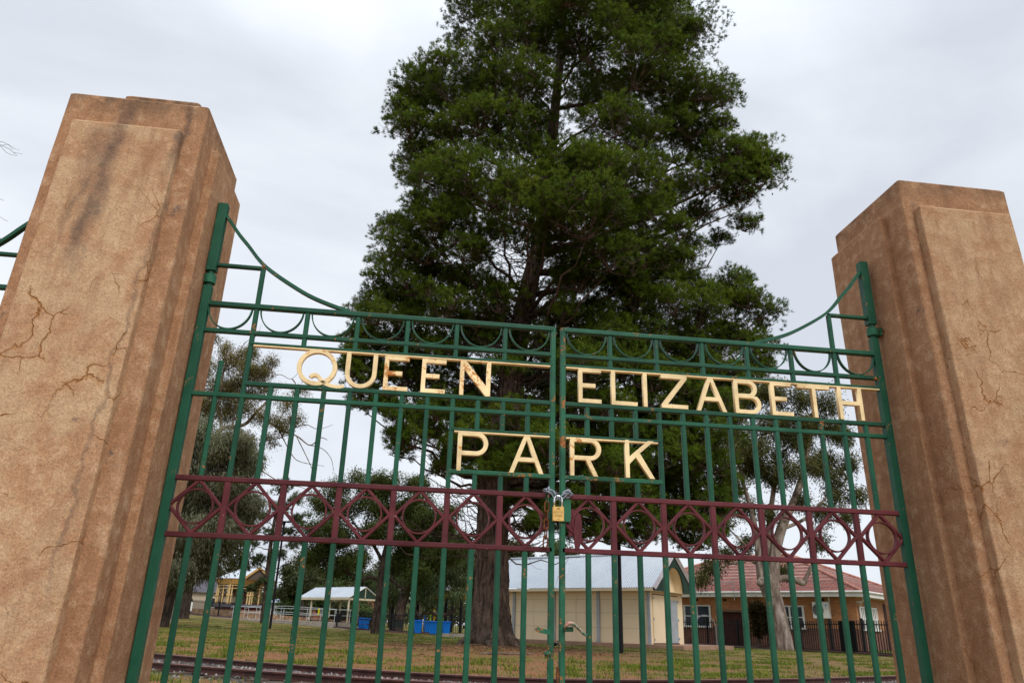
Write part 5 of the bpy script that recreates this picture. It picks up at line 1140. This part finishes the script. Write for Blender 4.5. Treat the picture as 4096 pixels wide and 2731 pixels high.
# ---- shrub beside the door, white post, hose hoop
simple_tree('shrub', 'tall dark bushy shrub against the brick wall, left of the pale gum trunk', (2600+940/2.24)/1.7415, 1476, 41.5, [(1743, 1476, 41.5), (1742, 1440, 41.5), (1741, 1400, 41.5)], [.09, .08, .03],
            [(1738, 1392, 17, 0), (1752, 1402, 17, 0), (1734, 1410, 18, 0), (1748, 1422, 20, 0), (1736, 1432, 15, 0), (1755, 1440, 13, 0), (1730, 1395, 12, 0), (1742, 1450, 8, 0)], DB, leafmat('shrub_leaves', (.030, .026, .010), (.075, .055, .022), (.10, .085, .03), .2, 2), 'leaf', .13, 8, .05, .9, .2, 300, (5, .2), 1, None, 0, -1, .05, 10, 8, cat='shrub')
def pxbox_post(name, label, cat, u, vb, vt, d, w_, mat, grp=None, seg=10, cap=None):
    b = ground(u, vb, d); b.z = min(b.z, at(u, vb, d)[2]) if False else b.z
    t_ = at(u, vt, d); o = MB(); hgt = t_[2]-b.z; return b, hgt
b, hgt = pxbox_post('', '', '', 1828, 1478, 1427, 40.5, .1, None)
m = MB(); m.bar((0, 0, 0), (0, 0, hgt), .10, .10, (0, 1, 0), .01); o = m.build('white_post', WHITE); o.location = b; tag(o, 'short white timber post just right of the pale gum trunk', 'post')
b = ground(1622, 1474, 43); w_ = 50*pxm(b); m = MB(); hh_ = at(1622, 1412, 43)[2]-b.z
m.tube([Vector((FH[1]*(-w_/2+w_*.5*(1-math.cos(q)))*1, -FH[0]*(-w_/2+w_*.5*(1-math.cos(q))), hh_*min(1, .55+.45*math.sin(q))*(1 if 0 < q < math.pi else 0))) for q in np.linspace(0, math.pi, 21)], .025, 6)
o = m.build('garden_hoop', GREY); o.location = b; tag(o, 'thin grey hoop arch in front of the dark doorway of the brick house', 'garden arch')

# ================================================================== BLACK PARK FENCE
FP = [(300, 84), (345, 82), (414, 79), (520, 74), (670, 69), (800, 64), (900, 60.5), (980, 59.2), (1069, 58), (1160, 56), (1300, 52.5), (1430, 49.5), (1562, 46.6), (1640, 44.5), (1720, 42.2), (1800, 40.0), (1880, 37.5), (1960, 35), (2052, 32.5), (2150, 30)]
def fpt(u): 
    d = float(np.interp(u, [a for a, _ in FP], [b for _, b in FP])); v = 1440; p = at(u, v, d); return Vector((p[0], p[1], float(gz(p[0], p[1]))))
FH_ = 1.40
def fence_run(u0, u1, label, pickets=True, step=None):
    # walk along the curve in real metres
    us = np.linspace(u0, u1, 300); pts = [fpt(u) for u in us]; cum = [0]
    for a, b in zip(pts, pts[1:]): cum.append(cum[-1]+(b-a).length)
    tot = cum[-1]; npan = max(1, int(round(tot/2.4)))
    def pos(s_): return Vector([float(np.interp(s_, cum, [p[k] for p in pts])) for k in range(3)])
    th = thing('picket_fence', label, 'fence', pts[0], 0, 'runs of the black park fence'); O = pts[0]
    for i in range(npan+1):
        q = pos(tot*i/npan)-O; m = MB(); m.bar(q-Vector((0, 0, .1)), q+Vector((0, 0, FH_+.08)), .10, .10, (0, 1, 0), .008); m.build('post', BLACK, th)
    for i in range(npan):
        a, b = pos(tot*i/npan)-O, pos(tot*(i+1)/npan)-O; m = MB()
        for z in (.12, FH_-.17): m.bar(a+Vector((0, 0, z)), b+Vector((0, 0, z)), .055, .045, (0, 0, 1), .003)
        if pickets:
            k = int((b-a).length/.155)
            for j in range(1, k):
                q = a+(b-a)*(j/k); m.bar(q+Vector((0, 0, .08)), q+Vector((0, 0, FH_-.03)), .034, .030, (0, 1, 0), .002); 
                m.add([q+Vector((-.011, -.011, FH_-.03)), q+Vector((.011, -.011, FH_-.03)), q+Vector((.011, .011, FH_-.03)), q+Vector((-.011, .011, FH_-.03)), q+Vector((0, 0, FH_+.03))], [(0, 1, 4), (1, 2, 4), (2, 3, 4), (3, 0, 4)])
        m.build('picket_panel', BLACK, th)
    return th
fence_run(300, 532, 'black picket fence in front of the bandstand, far left')
fence_run(772, 1160, 'black picket fence behind the blue bins')
fence_run(1555, 2150, 'black picket fence in front of the brick house')
# old rail edging along the foot of the fence
us = np.linspace(300, 2150, 260); pp = []; 
for u in us: q = fpt(u); pp.append((q.x-FH[0]*.25, q.y-FH[1]*.25, q.z))
m = MB(); m.tube([Vector((x, y, z+.04)) for x, y, z in pp], .075, 4); o = m.build('rail_edging', RUSTR); tag(o, 'dark rusty rail laid along the foot of the black fence', 'edging rail')
# gravel strip in front of the fence
v = []
for (x, y, z) in pp:
    for off in (-.95, -.35, .1): v.append((x+FH[0]*off, y+FH[1]*off, (float(gz(x+FH[0]*off, y+FH[1]*off)))+.012))
me = bpy.data.meshes.new('gravel_path'); me.from_pydata(v, [], [(3*i+k, 3*i+k+1, 3*i+k+4, 3*i+k+3) for i in range(len(pp)-1) for k in (0, 1)]); me.materials.append(plain('fence_gravel', (.27, .25, .24), (.13, .12, .115), 9, .95, 1, 30, .03)); o = bpy.data.objects.new('path', me); C.objects.link(o); struct(o)
# black screen gate in the right fence
a, b = fpt(Uw(1690)), fpt(Uw(1830)); th = thing('fence_gate', 'solid black gate panel in the picket fence below the air conditioner', 'gate', a)
m = MB(); d_ = (b-a)/8
for k in range(16): q = (b-a)*(k+.5)/16; m.bar(q+Vector((-.03, -.10, .06)), q+Vector((-.03, -.10, FH_-.02)), .085, .02, (0, 1, 0), .002)
m.build('screen_slats', BLACK, th); m = MB(); m.bar(Vector((0, -.1, FH_-.1)), b-a+Vector((0, -.1, FH_-.1)), .05, .05, (0, 0, 1)); m.build('frame', BLACK, th)

# ================================================================== LAMP POLES
def lamp(u, vb, vt, d, r, label, head=True):
    b = ground(u, vb, d); h = 6.9 if vt is None else None
    # straight up: height from the top pixel row, corrected along the vertical
    if h is None:
        lo, hi = 2, 14
        for _ in range(40):
            mid_ = (lo+hi)/2; P = np.array([b.x, b.y, b.z+mid_])-CAM; q = RM.T @ P; vv = 784.05-FPX*q[1]/-q[2]
            if vv > vt: lo = mid_
            else: hi = mid_
        h = lo
    th = thing('lamp_post', label, 'lamp post', b, 0, 'tall black lamp posts in the park')
    m = MB(); m.tube([Vector((0, 0, -.1)), Vector((0, 0, h))], [r, r*.75], 12); m.build('pole', BLACK, th)
    if head:
        m = MB(); m.box((0, 0, h+.06), (.75, .30, .07)); m.tube([Vector((0, 0, h-.35)), Vector((0, 0, h+.03))], [.04, .10], 8); m.build('lamp_head', BLACK, th)
lamp(620.5, 1437.8, 1200, 46, .075, 'slim black lamp post in front of the concrete ramp')
lamp(1427, 1488.7, None, 26.5, .075, 'thicker black lamp post in front of the cream shed, top hidden in the pine')

# ================================================================== WHEELIE BINS
BLUE = colour('blue_bin_plastic', (.004, .17, .68), .45, .85, 2, .05)
def bin_proto(label):
    th = thing('wheelie_bin', label, 'bin', (0, 0, 0), 0, 'blue wheelie bins by the black fence')
    m = MB(); b_, t_ = .21, .27
    m.add([(-b_, -b_*1.1, .06), (b_, -b_*1.1, .06), (b_, b_*1.1, .06), (-b_, b_*1.1, .06), (-t_, -t_*1.1, .86), (t_, -t_*1.1, .86), (t_, t_*1.1, .86), (-t_, t_*1.1, .86)], [(0, 1, 5, 4), (1, 2, 6, 5), (2, 3, 7, 6), (3, 0, 4, 7), (3, 2, 1, 0), (4, 5, 6, 7)])
    m.build('body', BLUE, th)
    m = MB(); m.prism([(-.30, -.36), (.30, -.36), (.30, .32), (-.30, .32)], .862, .905); m.prism([(-.25, -.28), (.25, -.28), (.25, .26), (-.25, .26)], .907, .935); m.build('lid', BLUE, th)
    for sg in (-1, 1): m = MB(); m.cyl((sg*.22, .22, .09), .09, .04, 14, 'X'); m.build('wheel', BLACK, th)
    m = MB(); m.tube([Vector((-.22, .34, .82)), Vector((.22, .34, .82))], .018, 6); m.build('handle', BLUE, th)
    m = MB(); m.box((.10, -.262, .62), (.14, .006, .10), Matrix.Rotation(R(-4), 3, 'X')); m.build('white_stamp', colour('stamp_white', (.16, .36, .70)), th)
    return th
def dup(root, loc, rotz, label):
    r = root.copy(); C.objects.link(r); r.location = loc; r.rotation_euler = (0, 0, rotz); r['label'] = label
    for ch in list(root.children):
        c_ = ch.copy(); C.objects.link(c_); c_.parent = r
    return r
bp = bin_proto('blue wheelie bin just left of the playground posts, leftmost of the front three'); bp.location = ground(959, 1450, 58); bp.rotation_euler = (0, 0, R(8))
sc0 = 1.0
for (u, vb, d, rt, lb) in ((995, 1451.5, 57.5, -5, 'blue wheelie bin in the middle of the front three'), (1024, 1453, 57.2, 6, 'blue wheelie bin nearest the thick pine trunk'), (982, 1447, 62, 12, 'blue wheelie bin half hidden behind the fence and the front three'),
                        (829, 1440, 67, 5, 'blue wheelie bin under the shelter roof, left of a pair'), (841, 1441, 66, -8, 'blue wheelie bin under the shelter roof, right of a pair')):
    dup(bp, ground(u, vb, d), R(rt), lb)
# ================================================================== PICNIC SHELTER
SHC = colour('shelter_cream_paint', (.62, .54, .38), .5)
A = at(690, 1366.4, 73); Bq = at(803, 1370.8, 68); ang = math.atan2(Bq[1]-A[1], Bq[0]-A[0]); Ln = math.hypot(Bq[0]-A[0], Bq[1]-A[1])
g0 = float(gz(Bq[0], Bq[1])); th = thing('picnic_shelter', 'open picnic shelter with pale metal gable roof on cream posts', 'shelter', (A[0], A[1], g0), ang)
ze = Bq[2]-g0; dp = 3.3; rr_ = .95
m = MB(); c = [(-.1, -.1, ze), (Ln+.1, -.1, ze), (Ln+.1, dp/2, ze+rr_), (-.1, dp/2, ze+rr_), (-.1, dp+.1, ze), (Ln+.1, dp+.1, ze)]; m.add(c, [(0, 1, 2, 3), (3, 2, 5, 4)])
o = m.build('roof', ZINC, th); o.modifiers.new('t', 'SOLIDIFY').thickness = .05
m = MB()
for k in range(int(Ln/.4)+1):
    x = k*.4; m.bar((x, -.1, ze+.04), (x, dp/2, ze+rr_+.04), .03, .02, (0, 0, 1), .002)
m.build('roof_ribs', ZINC, o)
m = MB(); m.box((Ln/2, -.09, ze-.12), (Ln+.1, .05, .16)); m.box((Ln/2, dp+.09, ze-.12), (Ln+.1, .05, .16)); m.box((Ln-.05, dp/2, ze-.12), (.05, dp+.1, .16)); m.box((.05, dp/2, ze-.12), (.05, dp+.1, .16)); m.build('beam', SHC, th)
m = MB(); m.add([(Ln-.02, .15, ze-.05), (Ln-.02, dp-.15, ze-.05), (Ln-.02, dp/2, ze+rr_-.1)], [(0, 1, 2)]); o = m.build('gable_infill', DGREEN, th)
m = MB(); m.bar((Ln+.03, -.05, ze-.02), (Ln+.03, dp/2, ze+rr_-.04), .10, .05, (1, 0, 0)); m.bar((Ln+.03, dp+.05, ze-.02), (Ln+.03, dp/2, ze+rr_-.04), .10, .05, (1, 0, 0)); m.bar((Ln+.04, dp/2, ze-.05), (Ln+.04, dp/2, ze+rr_-.1), .07, .04, (1, 0, 0)); m.build('barge', SHC, th)
for x in (Ln*.25, Ln*.62, Ln-.1):
    for y in (.05, dp-.05):
        m = MB(); m.bar((x, y, -.1), (x, y, ze-.1), .12, .12); m.build('post', SHC, th)
# picnic tables
def table(u, vb, d, rt, label):
    th = thing('picnic_table', label, 'picnic table', ground(u, vb, d), R(rt), 'picnic tables at the shelter')
    dk = colour('dark_table_timber', (.05, .028, .022))
    m = MB(); [m.box((0, -.3+.15*k, .75), (1.8, .13, .04)) for k in range(5)]; m.build('table_top', dk, th)
    for sg in (-1, 1): m = MB(); m.box((0, sg*.75, .45), (1.8, .28, .04)); m.build('bench', dk, th)
    for sg in (-1, 1): m = MB(); m.bar((sg*.6, -.75, .40), (sg*.6, .75, .40), .06, .06, (0, 0, 1)); m.bar((sg*.6, -.35, 0), (sg*.6, -.15, .72), .06, .06, (1, 0, 0)); m.bar((sg*.6, .35, 0), (sg*.6, .15, .72), .06, .06, (1, 0, 0)); m.build('leg', BLACK, th)
table(728, 1436, 68, 10, 'dark picnic table under the left half of the shelter'); table(832, 1441, 63, 15, 'dark picnic table in front of the pair of blue bins'); table(765, 1438, 70, 10, 'dark picnic table near the end of the ramp railing')
b = ground(774, 1440, 66); m = MB(); m.cyl((0, 0, .55), .22, 1.1, 14, 'Z', .33); m.cyl((0, 0, 1.15), .2, .1, 14, 'Z', .1); o = m.build('litter_bin', BLACK); o.location = b; tag(o, 'black flared litter bin at the right end of the ramp', 'bin')
b = ground(912, 1440, 64); m = MB(); m.box((0, 0, .62), (.9, .5, .55)); m.box((-.35, 0, .2), (.08, .4, .4)); m.box((.35, 0, .2), (.08, .4, .4)); m.box((0, 0, .93), (1.0, .6, .05)); o = m.build('barbecue', colour('bbq_dark_steel', (.02, .03, .028))); o.location = b; tag(o, 'dark green barbecue bench behind the fence, left of the blue bins', 'barbecue')

# ================================================================== CONCRETE RAMP WITH RAILINGS
a, b = fpt(534), fpt(770); off = -np.array([FH[0], FH[1]])*.1
th = thing('access_ramp', 'low concrete ramp with silver handrails left of the shelter', 'ramp', a); d_ = b-a; Lr = d_.length; ud = d_.normalized(); ang = math.atan2(ud.y, ud.x)
th.rotation_euler = (0, 0, ang); nz_ = -1.7; dzE = b.z-a.z
zb0 = 0; H1 = .56
m = MB(); w2 = 1.6
m.add([(0, -.35, -.4), (Lr, -.35, -.9), (Lr, w2, -.9), (0, w2, -.4), (0, -.35, .06), (Lr, -.35, .63-a.z), (Lr, w2, .63-a.z), (0, w2, .06)], [(0, 1, 5, 4), (1, 2, 6, 5), (2, 3, 7, 6), (3, 0, 4, 7), (4, 5, 6, 7)]); m.build('ramp_wall', CONC, th)
zt_ = lambda x: .06+(.63-a.z-.06)*x/Lr
RAIL_ = colour('silver_handrail', (.50, .54, .56), .3, .9)
for y in (-.2, w2-.15):
    hr = MB(); n_ = 8
    for k in range(n_+1):
        x = Lr*k/n_; m = MB(); m.tube([Vector((x, y, zt_(x)-.02)), Vector((x, y, zt_(x)+1.0))], .020, 6); m.build('railing_post', RAIL_, th)
    for h_ in (1.0, .52):
        x_ = [0, Lr*.35, Lr]; m = MB(); bump_ = .25 if y < 0 else -.05
        m.tube([Vector((-.4, y, zt_(0)+h_-.12)), Vector((0, y, zt_(0)+h_)), Vector((Lr*.55, y, zt_(Lr*.55)+h_+bump_*.6)), Vector((Lr+.15, y, zt_(Lr)+h_))], .024, 6); m.build('handrail', RAIL_, th)
m = MB(); m.box((Lr*.72, w2-.2, zt_(Lr*.5)+.75), (.18, .04, .55)); m.build('yellow_marker', colour('marker_yellow', (.75, .72, .02)), th)

# ================================================================== BANDSTAND
cB = at(556, 1400, 86); gB = at(556, 1416, 86)[2]
th = thing('bandstand', 'yellow bandstand with a white gabled roof and many slim posts, behind the fence', 'bandstand', (cB[0], cB[1], gB), math.atan2(FH[1], FH[0])-math.pi/2+R(8))
YEL = colour('ochre_timber_paint', (.50, .29, .10), .6); YEP = colour('pale_yellow_post_paint', (.62, .44, .21), .6); MAR = colour('dark_red_timber', (.11, .012, .012), .6)
STN = plain('rubble_stone', (.36, .22, .13), (.13, .07, .05), 2.2, .9, .6, 8)
def px2(n_): return n_*pxm(cB)
rB = px2(62); fl = at(556, 1388, 86)[2]-gB; ev = at(556, 1331, 86)[2]-gB; rg = at(556, 1304, 86)[2]-gB
octo = lambda r, o=22.5: [(r*math.cos(R(o+45*k)), r*math.sin(R(o+45*k))) for k in range(8)]
m = MB(); m.prism(octo(rB*1.02), -.8, fl*.55); m.build('stone_base', STN, th)
m = MB(); m.prism(octo(rB*.98), fl*.56, fl-.3); m.build('base_panels', MAR, th); m = MB(); m.prism(octo(rB*1.06), fl-.3, fl); m.build('floor', colour('grey_floor_edge', (.12, .12, .15)), th)
m = MB(); ro = octo(rB*1.12); top_ = [(-rB*.15, -rB*.45), (rB*.55, -rB*.45), (rB*.55, rB*.45), (-rB*.15, rB*.45)]
ap = Vector((0, 0, rg))
m.add([(x, y, ev) for x, y in ro]+[(-rB*.2, 0, rg), (rB*.45, 0, rg)], [(0, 1, 9), (1, 2, 8, 9), (2, 3, 8), (3, 4, 8), (4, 5, 8), (5, 6, 9, 8), (6, 7, 9), (7, 0, 9)]); m.build('roof', ZINC, th)
# front gable on the right
gx = rB*.62; m = MB(); m.add([(gx-rB*.48, -rB*1.16, ev), (gx+rB*.48, -rB*1.16, ev), (gx, -rB*1.16, rg-.05), (gx-rB*.48, 0, ev), (gx+rB*.48, 0, ev), (gx, 0, rg-.05)], [(0, 2, 5, 3), (1, 4, 5, 2)]); o = m.build('gable_roof', ZINC, th)
m = MB(); m.bar((gx-rB*.50, -rB*1.18, ev-.05), (gx, -rB*1.18, rg-.12), .22, .06, (0, 1, 0)); m.bar((gx+rB*.50, -rB*1.18, ev-.05), (gx, -rB*1.18, rg-.12), .22, .06, (0, 1, 0)); m.build('bargeboard', YEL, th)
m = MB(); m.add([(gx-rB*.44, -rB*1.12, ev-.1), (gx+rB*.44, -rB*1.12, ev-.1), (gx, -rB*1.12, rg-.35)], [(0, 1, 2)]); m.build('gable_screen', colour('gable_dark_screen', (.10, .075, .06)), th)
m = MB(); oo = octo(rB*1.02); hb_ = (ev-fl)*.22; m.add([(x, y, ev-hb_) for x, y in oo]+[(x, y, ev-.02) for x, y in octo(rB*1.10)], [(k, (k+1) % 8, 8+(k+1) % 8, 8+k) for k in range(8)]); m.build('frieze', YEL, th)
oc = octo(rB*.98); zr1 = ev-hb_-.02; zr2 = ev-hb_-.42
for k in range(8):
    a_, b_ = Vector((*oc[k], 0)), Vector((*oc[(k+1) % 8], 0)); zv = Vector((0, 0, 1))
    m = MB(); [m.bar(a_+zv*z, b_+zv*z, .10, .08, (0, 0, 1), .01) for z in (zr1-.1, zr2)]; m.build('top_rail', YEP, th)
    m = MB(); [m.bar(a_+zv*z, b_+zv*z, .07, .07, (0, 0, 1), .01) for z in (fl+1.0, fl+.12)]; m.bar(a_+zv*(zr1-.26), b_+zv*(zr1-.26), .18, .03, (0, 0, 1)); m.build('balustrade_rail', MAR, th)
    for f_ in (0, .12, .5, .88):
        q = a_+(b_-a_)*f_; m = MB(); w_ = .16 if f_ == 0 else .12; m.bar(q+zv*fl, q+zv*zr1, w_, w_, (0, 1, 0), .02); m.bar(q+zv*(zr2-.75), q+zv*(zr2-.6), w_+.1, w_+.1, (0, 1, 0), .02); m.build('post', YEP, th)
# low rubble wall in front of and beside the bandstand
a, b = at(455, 1405, 82), at(800, 1424, 76)
z0a = at(455, 1413, 82)[2]; m = MB(); pw = [at(440+40*k, 1412+2.7*k, 82-.7*k) for k in range(10)]
for p_, q_ in zip(pw, pw[1:]): m.bar(Vector((p_[0], p_[1], float(gz(p_[0], p_[1]))+.25)), Vector((q_[0], q_[1], float(gz(q_[0], q_[1]))+.25)), .62, .35, (FH[0], FH[1], 0), .02)
o = m.build('stone_wall', plain('pale_rubble_stone', (.42, .28, .17), (.18, .10, .07), 2.4, .9, .6, 8)); tag(o, 'low rubble stone wall running below the bandstand behind the fence', 'wall')

# ================================================================== FAR HOUSES AND OTHER BUILDINGS
def far_house(name, label, u, vb, d, w_, dp_, h, rh_, rt, wm, rm_, wins=(), hip=True, cat='house'):
    b = at(u, vb, d); th = thing(name, label, cat, (b[0], b[1], b[2]), R(rt))
    m = MB(); m.prism([(-w_/2, 0), (w_/2, 0), (w_/2, dp_), (-w_/2, dp_)], -1.5, h); wl_ = m.build('wall', wm, th)
    e_ = .5; i_ = dp_/2 if hip else 0
    m = MB(); m.add([(-w_/2-e_, -e_, h), (w_/2+e_, -e_, h), (w_/2+e_, dp_+e_, h), (-w_/2-e_, dp_+e_, h), (-w_/2+i_-e_*(0 if hip else 1), dp_/2, h+rh_), (w_/2-i_+e_*(0 if hip else 1), dp_/2, h+rh_)], [(0, 1, 5, 4), (2, 3, 4, 5), (1, 2, 5), (3, 0, 4), (3, 2, 1, 0)]); m.build('roof', rm_, th)
    for (x, z, ww, hh) in wins:
        m = MB(); m.box((x, -.03, z), (ww, .08, hh)); o = m.build('window', WHITE, th); m = MB(); m.box((x, -.075, z), (ww*.78, .02, hh*.84)); m.build('pane', GLASS, o)
    return th
DKR = plain('dark_slate_roof', (.10, .095, .115), (.06, .055, .07), 1, .7, .2); far_house('bungalow', 'pale house with dark grey roof at the far left, behind the sign board', 452, 1404, 112, 11, 8, 2.6, 2.0, 14, colour('pale_render', (.50, .42, .33)), DKR, ((-2.5, 1.3, 2.6, 1.6), (2.4, 1.3, 1.6, 1.4)))
m = MB(); 
far_house('cottage', 'small white cottage with pale blue roof right of the black lamp post', 634, 1414, 118, 2.8, 4, 1.9, 1.0, -20, colour('white_weatherboard', (.62, .64, .66)), plain('pale_blue_roof', (.30, .36, .46), (.25, .31, .40), 1, .5, .1), ((.4, 1.1, .7, .9),))
BK = plain('far_red_brick', (.26, .11, .075), (.20, .085, .06), 1.5, .9, .2)
bb = at(795, 1430, 130); th = thing('brick_building', 'two-storey red brick building with arched white windows above the shelter roof', 'building', (bb[0], bb[1], bb[2]), R(8))
h_ = at(795, 1331, 130)[2]-bb[2]; m = MB(); m.prism([(-5.4, 0), (6.0, 0), (6.0, 9), (-5.4, 9)], -1, h_); m.build('wall', BK, th); m = MB(); m.box((.3, -.1, h_+.1), (11.9, .4, .3)); m.build('cornice', BK, th)
for x in (-3.6, -.8, 1.4, 3.9):
    zc_ = at(795, 1344, 130)[2]-bb[2]; m = MB(); m.box((x, -.05, zc_), (1.0, .1, 1.7)); m.cyl((x, -.05, zc_+.85), .5, .1, 14, 'Y'); o = m.build('window', WHITE, th)
    for zz_ in (-.4, .35):
        for dx in (-.22, .22): m = MB(); m.box((x+dx, -.115, zc_+zz_), (.34, .02, .6)); m.build('pane', GLASS, o)
# sign board on a pole, white notice on fence
b = ground(430, 1412, 83); hgt = at(430, 1332, 83)[2]-b.z; th = thing('sign_board', 'pale blank board on a thin pole left of the bandstand', 'sign', b)
m = MB(); m.tube([Vector((0, 0, -.2)), Vector((0, 0, hgt))], .05, 6); m.build('pole', BLACK, th); sB = px2(1)
m = MB(); m.box((0, -.06, hgt+15*sB), (14*sB, .06, 32*sB)); m.build('board', colour('pale_green_board', (.42, .46, .38)), th)
q = fpt(431); m = MB(); m.box((0, 0, 0), (.32, .03, .85)); o = m.build('notice', WHITE); o.location = q+Vector((0, -.08, .75)); tag(o, 'small white notice tied to the black fence at the far left', 'sign')

# ================================================================== PLAYGROUND
def pole_thing(name, label, cat, u, vb, vt, d, r, mat, grp=None):
    b = ground(u, vb, d); h = at(u, vt, d)[2]-b.z; m = MB(); m.tube([Vector((0, 0, -.1)), Vector((0, 0, h*.97)), Vector((0, 0, h))], [r, r, r*.5], 8); o = m.build(name, mat); o.location = b; return tag(o, label, cat, grp)
b = ground(1046, 1444, 78); th = thing('shade_shelter', 'yellow-edged playground shade roof on thick black posts left of the pine trunk', 'shelter', b, R(5)); s_ = pxm(b)
zr = at(1046, 1375, 78)[2]-b.z
m = MB(); m.box((-10*s_, 2, zr+.35), (70*s_, 6.5, .62)); m.build('fascia', colour('mustard_fascia', (.52, .32, .07)), th)
m = MB(); m.box((-10*s_, 2, zr+.72), (72*s_, 6.7, .08)); m.build('roof', ZINC, th)
for (du, y) in ((7, -1.1), (-28, -1.1), (7, 5), (-28, 5)):
    m = MB(); m.tube([Vector((du*s_, y, -.3)), Vector((du*s_, y, zr))], .17, 10); m.build('post', BLACK, th)
for u, lb in ((898, 'thick black post behind the fence beside the barbecue'), (956, 'thick black post just above the leftmost front blue bin')):
    pole_thing('black_post', lb, 'post', u, 1440, 1372, 76, .17, BLACK, 'black posts of the playground')
b = ground(985, 1440, 84); th = thing('climbing_frame', 'playground climbing frame of lime, yellow and blue poles behind the blue bins', 'playground frame', b); s_ = pxm(b)
def pp_(u0, v0, u1, v1): return [Vector(((u0-985)*s_*RT[0], (u0-985)*s_*RT[1], (1440-v0)*s_)), Vector(((u1-985)*s_*RT[0], (u1-985)*s_*RT[1], (1440-v1)*s_))]
LIME = colour('lime_paint', (.35, .62, .03), .4); YL = colour('yellow_paint', (.80, .50, .01), .4); BL2 = colour('deep_blue_paint', (.01, .10, .35), .4)
for mt, segs in ((LIME, [(988, 1440, 988, 1399), (984, 1402, 989, 1392), (1020, 1440, 1019, 1400)]), (YL, [(996, 1440, 996, 1392), (996, 1412, 1006, 1410)]), (BL2, [(961, 1440, 961, 1404), (974, 1440, 974, 1406)]), (GREY, [(990, 1399, 1010, 1399), (1008, 1440, 1008, 1399)])):
    for sg in segs: m = MB(); m.tube(pp_(*sg), .11, 8); m.build('pole', mt, th)
m = MB(); m.box((15*s_, 0, 12*s_), (26*s_, 1.2, .12)); m.box((15*s_, .5, 18*s_), (24*s_, .06, 8*s_)); m.build('platform', colour('red_panel', (.35, .05, .06)), th)

# ================================================================== SMALL THINGS ON THE GROUND
# magpie pecking on the grass
b = ground(1272, 1483, 29); th = thing('magpie', 'black and white magpie on the grass seen between the gate stiles', 'bird', b, R(6))
m = MB(); m.tube([Vector((-.20, 0, .10)), Vector((-.12, 0, .125)), Vector((-.05, 0, .14)), Vector((.02, 0, .15)), Vector((.08, 0, .155)), Vector((.115, 0, .17)), Vector((.14, 0, .178)), Vector((.165, 0, .172))], [.010, .022, .055, .062, .050, .036, .034, .016], 12); BD = colour('black_plumage', (.010, .010, .012), .5); m.build('body', BD, th, smooth=True)
WP = colour('white_plumage', (.75, .75, .74), .7)
m = MB(); m.tube([Vector((.085, 0, .195)), Vector((.115, 0, .205)), Vector((.14, 0, .203))], [.012, .022, .01], 8); m.build('nape_patch', WP, th, smooth=True)
m = MB(); m.tube([Vector((.163, 0, .170)), Vector((.205, 0, .150))], [.010, .002], 6); m.build('beak', GREY, th)
m = MB(); m.tube([Vector((-.10, 0, .155)), Vector((-.02, 0, .20))], [.015, .028], 6); m.build('wing_patch', WP, th)
for y in (-.02, .02): m = MB(); m.tube([Vector((.0, y, .10)), Vector((.01, y, 0))], .006, 5); m.build('leg', BD, th)
b = ground(1158, 1495, 22); m = MB(); m.tube([Vector((-.7, -.1, .03)), Vector((-.2, 0, .04)), Vector((.3, .02, .035)), Vector((.85, .12, .05))], [.018, .03, .026, .012], 7); o = m.build('fallen_branch', GBK); o.location = b; tag(o, 'pale fallen branch on the bare earth right of the pine trunk', 'branch')
b = ground(1052, 1461, 50); m = MB(); m.box((0, 0, .08), (2.0, .4, .22)); o = m.build('concrete_kerb', CONC); o.location = b; tag(o, 'short concrete kerb block left of the pine trunk', 'kerb')
# bark and needle litter over the mound, twigs
V = []; F = []
for k in range(9000):
    a = rng.uniform(0, 6.28); r = abs(rng.normal(0, 2.2))+.3; x, y = PINE[0]+math.cos(a)*r, PINE[1]+math.sin(a)*r; z = float(gz(x, y))+.008; q = rng.uniform(0, 6.28); l_ = rng.uniform(.03, .10); w_ = rng.uniform(.004, .012); b = len(V)
    dx, dy = math.cos(q)*l_, math.sin(q)*l_; V += [(x-dx, y-dy, z), (x+dy*w_/l_, y-dx*w_/l_, z+rng.uniform(.0, .03)), (x+dx, y+dy, z+rng.uniform(0, .02))]; F.append((b, b+1, b+2))
struct(npmesh('needle_litter', V, F, bladem('litter_brown', (.07, .035, .018), (.17, .09, .05), (.30, .19, .11))), 'stuff', 'brown needle litter heaped round the pine trunk', 'litter')
